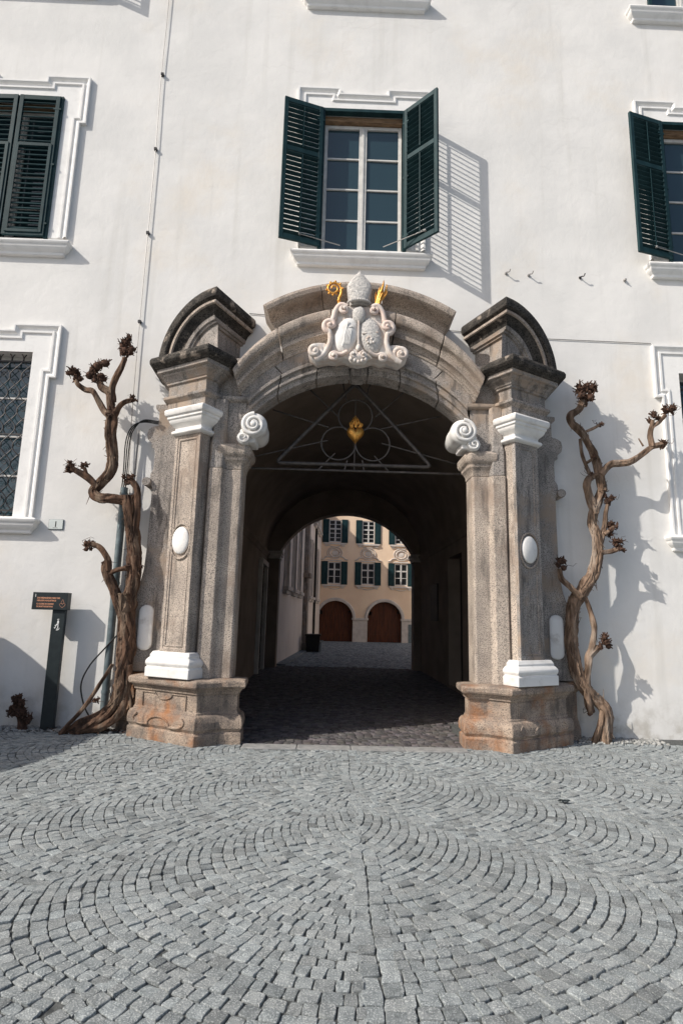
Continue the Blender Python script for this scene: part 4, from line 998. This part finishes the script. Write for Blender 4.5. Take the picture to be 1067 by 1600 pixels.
flat([(.6, 9.4), (1.5, 9.2), (1.6, 4.6), (.4, 3.4), (-.3, 3.0), (-.4, 3.6), (.6, 4.6)])
flat([(-.7, 2.6), (.6, 2.9), (2.1, 3.4), (2.5, 4.8), (3.0, 4.8), (2.7, 3.0), (1.2, 2.0), (-.6, 1.8)])
q.build('walker_emblem', 'sign_white', SG_, smooth=0, recalc=False)

# ------------------------------------------------------------------ small fittings on the wall
NP = thing('house_number_plate', 'small pale enamel house number plate reading 1 beside the barred window sill', 'house number')
m = MB(); m.box(-4.505, -4.30, -.018, 0, 2.765, 2.905); m.build('plate', 'plate', NP, bevel=.004)
m = MB(); m.box(-4.51, -4.295, -.012, .0, 2.76, 2.91); m.build('rim', 'pipe', NP)
text('1', .115, (-4.432, -.0186, 2.80), 'black', 'number', NP, 1, .002)
m = MB(); m.box(-4.44, -4.37, -.0192, -.0182, 2.782, 2.787); m.build('small_print', 'black', NP)
CP = thing('zinc_pipe', 'grey blue zinc downpipe rising behind the left vine', 'pipe')
m = MB(); m.tube([(-3.43, -.085, .18), (-3.43, -.085, 3.40)], .052, 16); m.build('pipe', 'pipe', CP)
for z in (.18, .5, 2.0, 3.3): m = MB(); m.lathe((-3.43, -.085, z), [(.06, -.02), (.06, .02)], 14); m.build('pipe_clip', 'pipe', CP)
m = MB(); m.tube([(-3.31, -.04, .9), (-3.31, -.04, 4.3)], .014, 8); tag(m.build('conduit', 'wire'), 'thin pale conduit running up the wall beside the zinc downpipe', 'conduit')
m = MB()
for k in range(3): m.tube(spline([(-3.47+k*.03, -.10, 2.9), (-3.46+k*.03, -.10-.01*k, 3.6), (-3.46+k*.03, -.12, 4.10), (-3.38+.015*k, -.13, 4.33-.02*k), (-3.22, -.14, 4.40+.015*k), (-2.98, -.16, 4.37+.02*k)], .04), .009, 7)
tag(m.build('black_cables', 'black', smooth=60), 'bundle of black cables bending from the downpipe into the portal', 'cable')
m = MB(); m.tube(spline([(-3.30, -.14, 1.30), (-3.48, -.15, 1.08), (-3.66, -.15, .85), (-3.75, -.15, .60), (-3.69, -.15, .34), (-3.58, -.16, .16), (-3.5, -.17, .02)], .03), .011, 7); tag(m.build('black_hose', 'black', smooth=60), 'thin black hose looping down behind the left vine roots', 'hose')
LW = thing('lightning_wire', 'thin vertical wire held by clips on the wall between left windows and portal', 'wire')
m = MB(); m.tube(spline([(-3.45, -.035, 17), (-3.46, -.035, 12.2), (-3.47, -.035, 10.6), (-3.45, -.035, 9.2), (-3.45, -.035, 7.63), (-3.45, -.035, 6.08), (-3.44, -.035, 4.7), (-3.40, -.035, 3.5)], .2), .0065, 6); m.build('wire', 'wire', LW)
for z in (15.0, 13.2, 10.64, 9.18, 7.63, 6.08):
    m = MB(); m.box(-3.475, -3.43, -.05, 0, z-.02, z+.02); m.build('clip', 'iron', LW)
for i, (x, z, lb) in enumerate(((2.37, 7.15, 'small iron wall hook nearest the open shutter of the middle window'), (2.74, 7.13, 'small iron wall hook, second from the middle window'), (3.58, 7.12, 'bent iron wall hook between middle and right upper windows'), (4.29, 7.10, 'tiny wall stud just below the right upper window sill'))):
    m = MB()
    if i < 3: m.tube(spline([(x-.02, .01, z), (x-.01, -.05, z), (x+.015, -.07, z-.01), (x+.03, -.09, z+.03)], .02), .009, 7); m.ell((x-.02, -.012, z), .024, .012, .024, 10, 6)
    else: m.ell((x, -.02, z), .025, .03, .025, 10, 6); m.tube([(x, .0, z), (x, -.06, z)], .01, 6)
    tag(m.build('wall_hook', 'wire' if i != 2 else 'iron'), lb, 'hook', 'hooks on the facade')
m = MB(); m.tube([(-1.75, -.012, 6.29), (0, -.012, 6.19), (1.5, -.012, 6.11), (2.9, -.012, 6.03), (4.64, -.012, 6.01)], .005, 5)
tag(m.build('telephone_wire', 'iron'), 'thin dark wire stretched along the wall behind the pediment', 'wire')

# ------------------------------------------------------------------ gravel along the wall
gv = MB(); r = random.Random(21)
for k in range(1500):
    if r.random() < .62: x = r.uniform(-5.9, -2.95)
    else: x = r.uniform(2.95, 4.3)
    y = -abs(r.gauss(0, .17))-.02
    if y < -.42: continue
    s_ = r.uniform(.010, .028); gv.ell((x, y, s_*.2+.004), s_, s_*r.uniform(.7, 1.2), s_*r.uniform(.5, .8), 6, 4, fn=lambda th, a, p=r.uniform(0, 6): 1+.2*sin(2*a+p))
o = gv.build('gravel', 'gravel', smooth=60); tag(o, 'loose pale gravel along the foot of the wall', 'gravel'); o['kind'] = 'stuff'
m = MB(); m.box(-7.8, -2.9, -.33, .02, -.04, .003); m.box(2.9, 7.8, -.33, .02, -.04, .003); struct(m.build('soil_strip', 'joint'))
lf = MB()
for k in range(150):
    x, y = r.gauss(-3.55, .25), -.30+r.gauss(0, .08); a = r.uniform(0, 6.28)
    p = Vector((x, y, .02+r.uniform(0, .03))); d1 = Vector((cos(a), sin(a), r.uniform(-.3, .5)))*.03; d2 = Vector((-sin(a), cos(a), r.uniform(-.3, .5)))*.014
    lf.add([p-d1, p+d2, p+d1, p-d2], [(0, 1, 2, 3)])
o = lf.build('dry_leaves', 'twig', smooth=0, recalc=False); tag(o, 'scatter of dry brown leaves at the left vine roots', 'leaves'); o['kind'] = 'stuff'

sc_ = MB(); rs = random.Random(2); n_ = 9
rows = [[(1.785+.055*(i/n_*2-1)+rs.gauss(0, .004), -2.98+.035*(j/4*2-1)*(1-abs(i/n_*2-1)**2)+rs.gauss(0, .003), .012+.018*rs.random()) for i in range(n_+1)] for j in range(5)]
sc_.grid(rows); tag(sc_.build('fallen_leaf', 'sign', smooth=60), 'small dark curled leaf lying on the cobbles right of centre', 'leaf')

# ------------------------------------------------------------------ courtyard
CH = thing('side_building', 'pale plastered courtyard building seen along its length through the gateway', 'building')
ang = atan2(.055, 1)
def LW_(a, d, z):     # a along the wall from y = 11, d into the wall (to -x)
    y = 10.96+a*cos(ang); x = -2.02+a*sin(ang); return (x-d*cos(ang), y+d*sin(ang), z)
hs = []
tall = [(1.2, 2.3), (3.6, 4.6), (5.8, 6.7), (10.6, 11.4), (12.4, 13.2), (15.2, 15.9), (16.7, 17.3)]
for a, b in tall: hs.append((a, b, 2.62, 5.6))
smallw = [(13.3, 14.0), (14.8, 15.5), (16.2, 16.8), (17.4, 17.9)]
for a, b in smallw: hs.append((a, b, 6.9, 7.6))
m = MB(); wall_holes(m, 0, 20.3, -.05, 8.7, hs, LW_, .25); m.build('wall', 'pale', CH, smooth=0, recalc=False)
def boxw(mb, a0, a1, d0, d1, z0, z1):
    vs = [LW_(a, -d, z) for a in (a0, a1) for d in (d0, d1) for z in (z0, z1)]
    mb.add(vs, [(0,1,3,2), (4,6,7,5), (0,4,5,1), (2,3,7,6), (0,2,6,4), (1,5,7,3)])
for a, b, c, d in hs:
    m = MB(); boxw(m, a-.0, b+.0, -.24, -.2, c, d); m.build('pane', 'darkglass', CH, smooth=0)
    m = MB(); boxw(m, a-.12, a, .0, .05, c, d); boxw(m, b, b+.12, 0, .05, c, d); boxw(m, a-.12, b+.12, 0, .06, d, d+.14); m.build('window_surround', 'paletrim', CH)
    m = MB(); boxw(m, a-.2, b+.2, 0, .20, c-.14, c); boxw(m, a-.12, b+.12, 0, .13, c-.26, c-.14); m.build('sill', 'paletrim', CH, bevel=.01)
m = MB()
boxw(m, 8.3, 8.9, 0, .22, .0, 3.6); boxw(m, 8.15, 9.05, 0, .34, 3.4, 3.62); boxw(m, 8.3, 8.9, 0, .22, 3.62, 6.6); boxw(m, 8.0, 9.2, 0, .5, 6.3, 6.6); boxw(m, 8.2, 9.0, .0, .38, 6.15, 6.3); boxw(m, 8.2, 9.0, 0, .36, 0, .4)
m.build('pilaster', 'granite_grey', CH, bevel=.02)
m = MB(); m.tube([LW_(14.3, -.08, 0), LW_(14.3, -.08, 10)], .07, 10); m.build('downpipe', 'darkdoor', CH)
m = MB(); boxw(m, 0, 20.3, .0, .32, -.05, .05); m.build('base_kerb', 'asphalt', CH)
m = MB(); boxw(m, 0, 20.3, -6, .4, 8.7, 8.85); m.build('roof', 'roof', CH, smooth=0)
m = MB(); boxw(m, 0, 20.3, -6, -5.8, 0, 8.7); m.build('rear_wall', 'pale', CH, smooth=0)

FB = thing('salmon_building', 'salmon plastered building with green shutters and arched wooden doors behind the courtyard', 'building')
FA = radians(4)
def FB_(a, d, z):     # a along the facade from x = -1.2, d into the wall
    return (-1.3+a*cos(FA)-d*sin(FA)*0, 30.6+a*sin(FA)+d, z)
def boxf(mb, a0, a1, d0, d1, z0, z1):
    vs = [FB_(a, -d, z) for a in (a0, a1) for d in (d0, d1) for z in (z0, z1)]
    mb.add(vs, [(0,1,3,2), (4,6,7,5), (0,4,5,1), (2,3,7,6), (0,2,6,4), (1,5,7,3)])
wins = [(1.30+k*2.27, z0, z1, hw) for k in range(8) for z0, z1, hw in ((3.78, 5.24, .44), (6.6, 8.12, .42), (9.4, 10.8, .42))]
hs = [(c-hw, c+hw, a, b) for c, a, b, hw in wins]
m = MB(); wall_holes(m, -.3, 18, 2.95, 12.5, hs, FB_, .2); m.build('wall', 'salmon', FB, smooth=0, recalc=False)
for i, (c, z0, z1, hw) in enumerate(wins):
    if z0 > 9 or c > 8: nrow = 2
    wn_ = thing('window', '', ''); del wn_['label'], wn_['category']; wn_.parent = FB
    m = MB()
    boxf(m, c-hw, c-hw+.06, -.12, -.02, z0, z1); boxf(m, c+hw-.06, c+hw, -.12, -.02, z0, z1); boxf(m, c-hw+.06, c+hw-.06, -.12, -.021, z0, z0+.06); boxf(m, c-hw+.06, c+hw-.06, -.12, -.021, z1-.06, z1)
    boxf(m, c-.05, c+.05, -.12, -.015, z0+.06, z1-.06)
    zs = [z0+(z1-z0)*.34, z0+(z1-z0)*.66] if z0 < 5 else [z0+(z1-z0)*k/5 for k in (1, 2, 3, 4)]
    for j, zz in enumerate(zs):
        w_ = .045 if (z0 < 5 and j == 1) or (z0 > 5 and j == 2) else .02
        boxf(m, c-hw+.06, c-.05, -.10, -.03, zz-w_, zz+w_); boxf(m, c+.05, c+hw-.06, -.10, -.03, zz-w_, zz+w_)
    m.build('frame', 'winframe', wn_, smooth=0)
    for a, b in ((c-hw+.06, c-.05), (c+.05, c+hw-.06)):
        m = MB(); boxf(m, a, b, -.09, -.08, z0+.06, z1-.06); m.build('pane', 'darkglass', wn_, smooth=0)
    for sgn in (-1, 1):
        m = MB(); a0, a1 = (c-hw-.44, c-hw-.01) if sgn < 0 else (c+hw+.01, c+hw+.44)
        boxf(m, a0, a1, .02, .06, z0-.04, z1+.04)
        boxf(m, a0+.07, a1-.07, .06, .075, z0+.06, (z0+z1)/2-.05); boxf(m, a0+.07, a1-.07, .06, .075, (z0+z1)/2+.05, z1-.06)
        m.build('shutter', 'shutter', FB, smooth=0)
    m = MB(); boxf(m, c-hw-.35, c+hw+.35, 0, .12, z0-.17, z0-.06); boxf(m, c-hw-.25, c-hw-.05, 0, .07, z0-.30, z0-.17); boxf(m, c+hw+.05, c+hw+.25, 0, .07, z0-.30, z0-.17)
    m.tube([Vector(FB_(c-hw-.05+(2*hw+.1)*k/12, -.03, z0-.22-.13*sin(pi*k/12))) for k in range(13)], .03, 6)
    m.build('sill_ornament', 'paletrim', FB)
    if z0 < 5 or z0 > 9:
        m = MB(); zc = z1+.62
        for rr_, th_ in ((.30, .05), (.44, .035)):
            m.tube([Vector(FB_(c+rr_*1.15*cos(2*pi*k/24), -.03, zc+rr_*.9*sin(2*pi*k/24))) for k in range(25)], th_, 6, cap=False)
        for sgn in (-1, 1): m.tube(spline([FB_(c+sgn*.35, -.03, zc-.25), FB_(c+sgn*.62, -.03, zc-.30), FB_(c+sgn*.72, -.03, zc-.42), FB_(c+sgn*.9, -.03, zc-.46)], .08), .045, 6)
        boxf(m, c-.5, c+.5, 0, .06, z1+.06, z1+.14)
        m.build('stucco_cartouche', 'paletrim', FB, smooth=60)
        m = MB(); m.ell(FB_(c, 0, zc), .24, .04, .19, 14, 8); m.build('stucco_medallion', 'paletrim', FB)
# arcade below
def arcade(ax, hw, spring, zt, x0, x1):
    n = 20; A_ = [(ax-hw*cos(pi*k/n), spring+hw*sin(pi*k/n)) for k in range(n+1)]
    m = MB()
    m.grid([[FB_(x, 0, z) for x, z in A_], [FB_(x0+(x1-x0)*k/n, 0, zt) for k in range(n+1)]])
    m.ngon([FB_(x0, 0, spring), FB_(ax-hw, 0, spring), FB_(x0, 0, zt)]); m.ngon([FB_(ax+hw, 0, spring), FB_(x1, 0, spring), FB_(x1, 0, zt)])
    m.build('spandrel', 'salmon', FB, smooth=0, recalc=False)
    m = MB(); m.grid([[FB_(x, 0, z) for x, z in A_], [FB_(x, .35, z) for x, z in A_]]); m.build('arch_soffit', 'paletrim', FB, smooth=60, recalc=False)
    m = MB(); rows = [[FB_(ax-r_*cos(pi*k/n), -e, spring+r_*sin(pi*k/n)) for k in range(n+1)] for r_, e in ((hw, 0), (hw, .07), (hw+.06, .09), (hw+.15, .09), (hw+.2, .06), (hw+.2, 0))]
    m.grid(rows); m.build('arch_moulding', 'paletrim', FB, smooth=30)
    d = thing('door', '', ''); del d['label'], d['category']; d.parent = FB
    for k in range(8):
        a0 = ax-hw+2*hw*k/8; a1 = a0+2*hw/8-.012; top = spring+sqrt(max(0, hw*hw-max(abs(a0-ax), abs(a1-ax))**2)) + .25
        q = MB(); boxf(q, a0, a1, -.34, -.28, 0, min(top, spring+hw)); q.build('plank', 'door', d)
    for zz in (.35, 1.45, 2.0): q = MB(); boxf(q, ax-hw, ax+hw, -.28, -.25, zz, zz+.14); q.build('rail', 'door', d)
arcade(1.45, 1.16, 1.5, 2.95, -.3, 2.93); arcade(4.75, 1.16, 1.5, 2.95, 2.93, 6.2); arcade(8.0, 1.16, 1.5, 2.95, 6.2, 9.6)
for a, b in ((-.3, .29), (2.61, 3.59), (5.91, 6.84), (9.16, 9.8)):
    m = MB(); boxf(m, a, b, -.3, .0, -.05, 1.5); m.build('pier', 'paletrim', FB, smooth=0)
    m = MB(); boxf(m, a-.06, b+.06, -.3, .07, 1.42, 1.56); m.build('pier_cap', 'paletrim', FB, bevel=.01)
m = MB(); boxf(m, 6.35, 6.6, 0.0, .02, 0, 1.2); m.build('service_door', 'pipe', FB)
m = MB(); boxf(m, 9.8, 18, -.3, 0, -.05, 2.95); m.build('ground_storey', 'salmon', FB, smooth=0)
m = MB(); boxf(m, -.3, 18, -8, .5, 12.5, 12.7); m.build('roof', 'roof', FB, smooth=0)
m = MB(); boxf(m, -.3, 18, -.8, -.75, -.05, 12.5); m.build('rear_wall', 'darkdoor', FB, smooth=0)

BN = thing('waste_bin', 'black square waste bin in the courtyard beside the pale wall', 'bin')
m = MB(); rows = [[(cx_+sx*w, 18.7+sy*w, z) for sx, sy in ((-1, -1), (1, -1), (1, 1), (-1, 1))] for cx_, w, z in ((-1.02, .29, .03), (-1.02, .33, .72))]
m.grid(rows, True); m.ngon(rows[0]); m.ngon(rows[1]); m.build('body', 'black', BN, bevel=.02)
m = MB(); m.box(-1.38, -.66, 18.34, 19.06, .72, .80); m.build('lid', 'black', BN, bevel=.02)
m = MB(); m.box(-.70, -.64, 18.5, 18.9, .03, .45); m.build('side_box', 'pipe', BN)

# made-up kiosk outside the frame, added to cast the rounded shadow at left
KI = thing('shadow_kiosk', 'made-up timber kiosk with rounded roof, added out of view to cast a shadow', 'kiosk')
for k in range(14):
    m = MB(); y0 = -3.75+k*.225; m.box(-8.1, -8.07, y0, y0+.215, .05, 2.0); m.build('board', 'wood', KI, bevel=.004)
    m = MB(); m.box(-6.13, -6.10, y0, y0+.215, .05, 2.0); m.build('board', 'wood', KI, bevel=.004)
for yy in (-3.77, -.64):
    for k in range(9): m = MB(); m.box(-8.07+k*.2155, -7.863+k*.2155, yy, yy+.03, .05, 2.0); m.build('board', 'wood', KI, bevel=.004)
m = MB(); pr = [(-2.2-1.68*cos(pi*k/20), 1.98+.50*sin(pi*k/20)**.8) for k in range(21)]
rows = [[(xx, yy, z) for yy, z in pr] for xx in (-8.2, -6.02)]; m.grid(rows); m.ngon(rows[0]); m.ngon(rows[1]); m.build('roof', 'roof', KI, smooth=50)

# unseen building added on the right to bounce sunlight into the courtyard
RB = thing('bounce_building', 'unseen pale building added on the right to bounce sunlight into the courtyard', 'building')
hs = [(2+k*2.6, 3.1+k*2.6, z, z+1.7) for k in range(6) for z in (1.4, 4.8)]
m = MB(); wall_holes(m, 0, 19.5, -.05, 8.5, hs, lambda a, d, z: (8.6+d, 11.0+a, z), .25); m.build('wall', 'pale', RB, smooth=0, recalc=False)
for a, b, c, d in hs:
    m = MB(); m.box(8.78, 8.82, 11+a, 11+b, c, d); m.build('pane', 'darkglass', RB, smooth=0)
m = MB(); m.box(8.3, 16, 10.9, 30.6, 8.5, 8.7); m.build('roof', 'roof', RB, smooth=0)
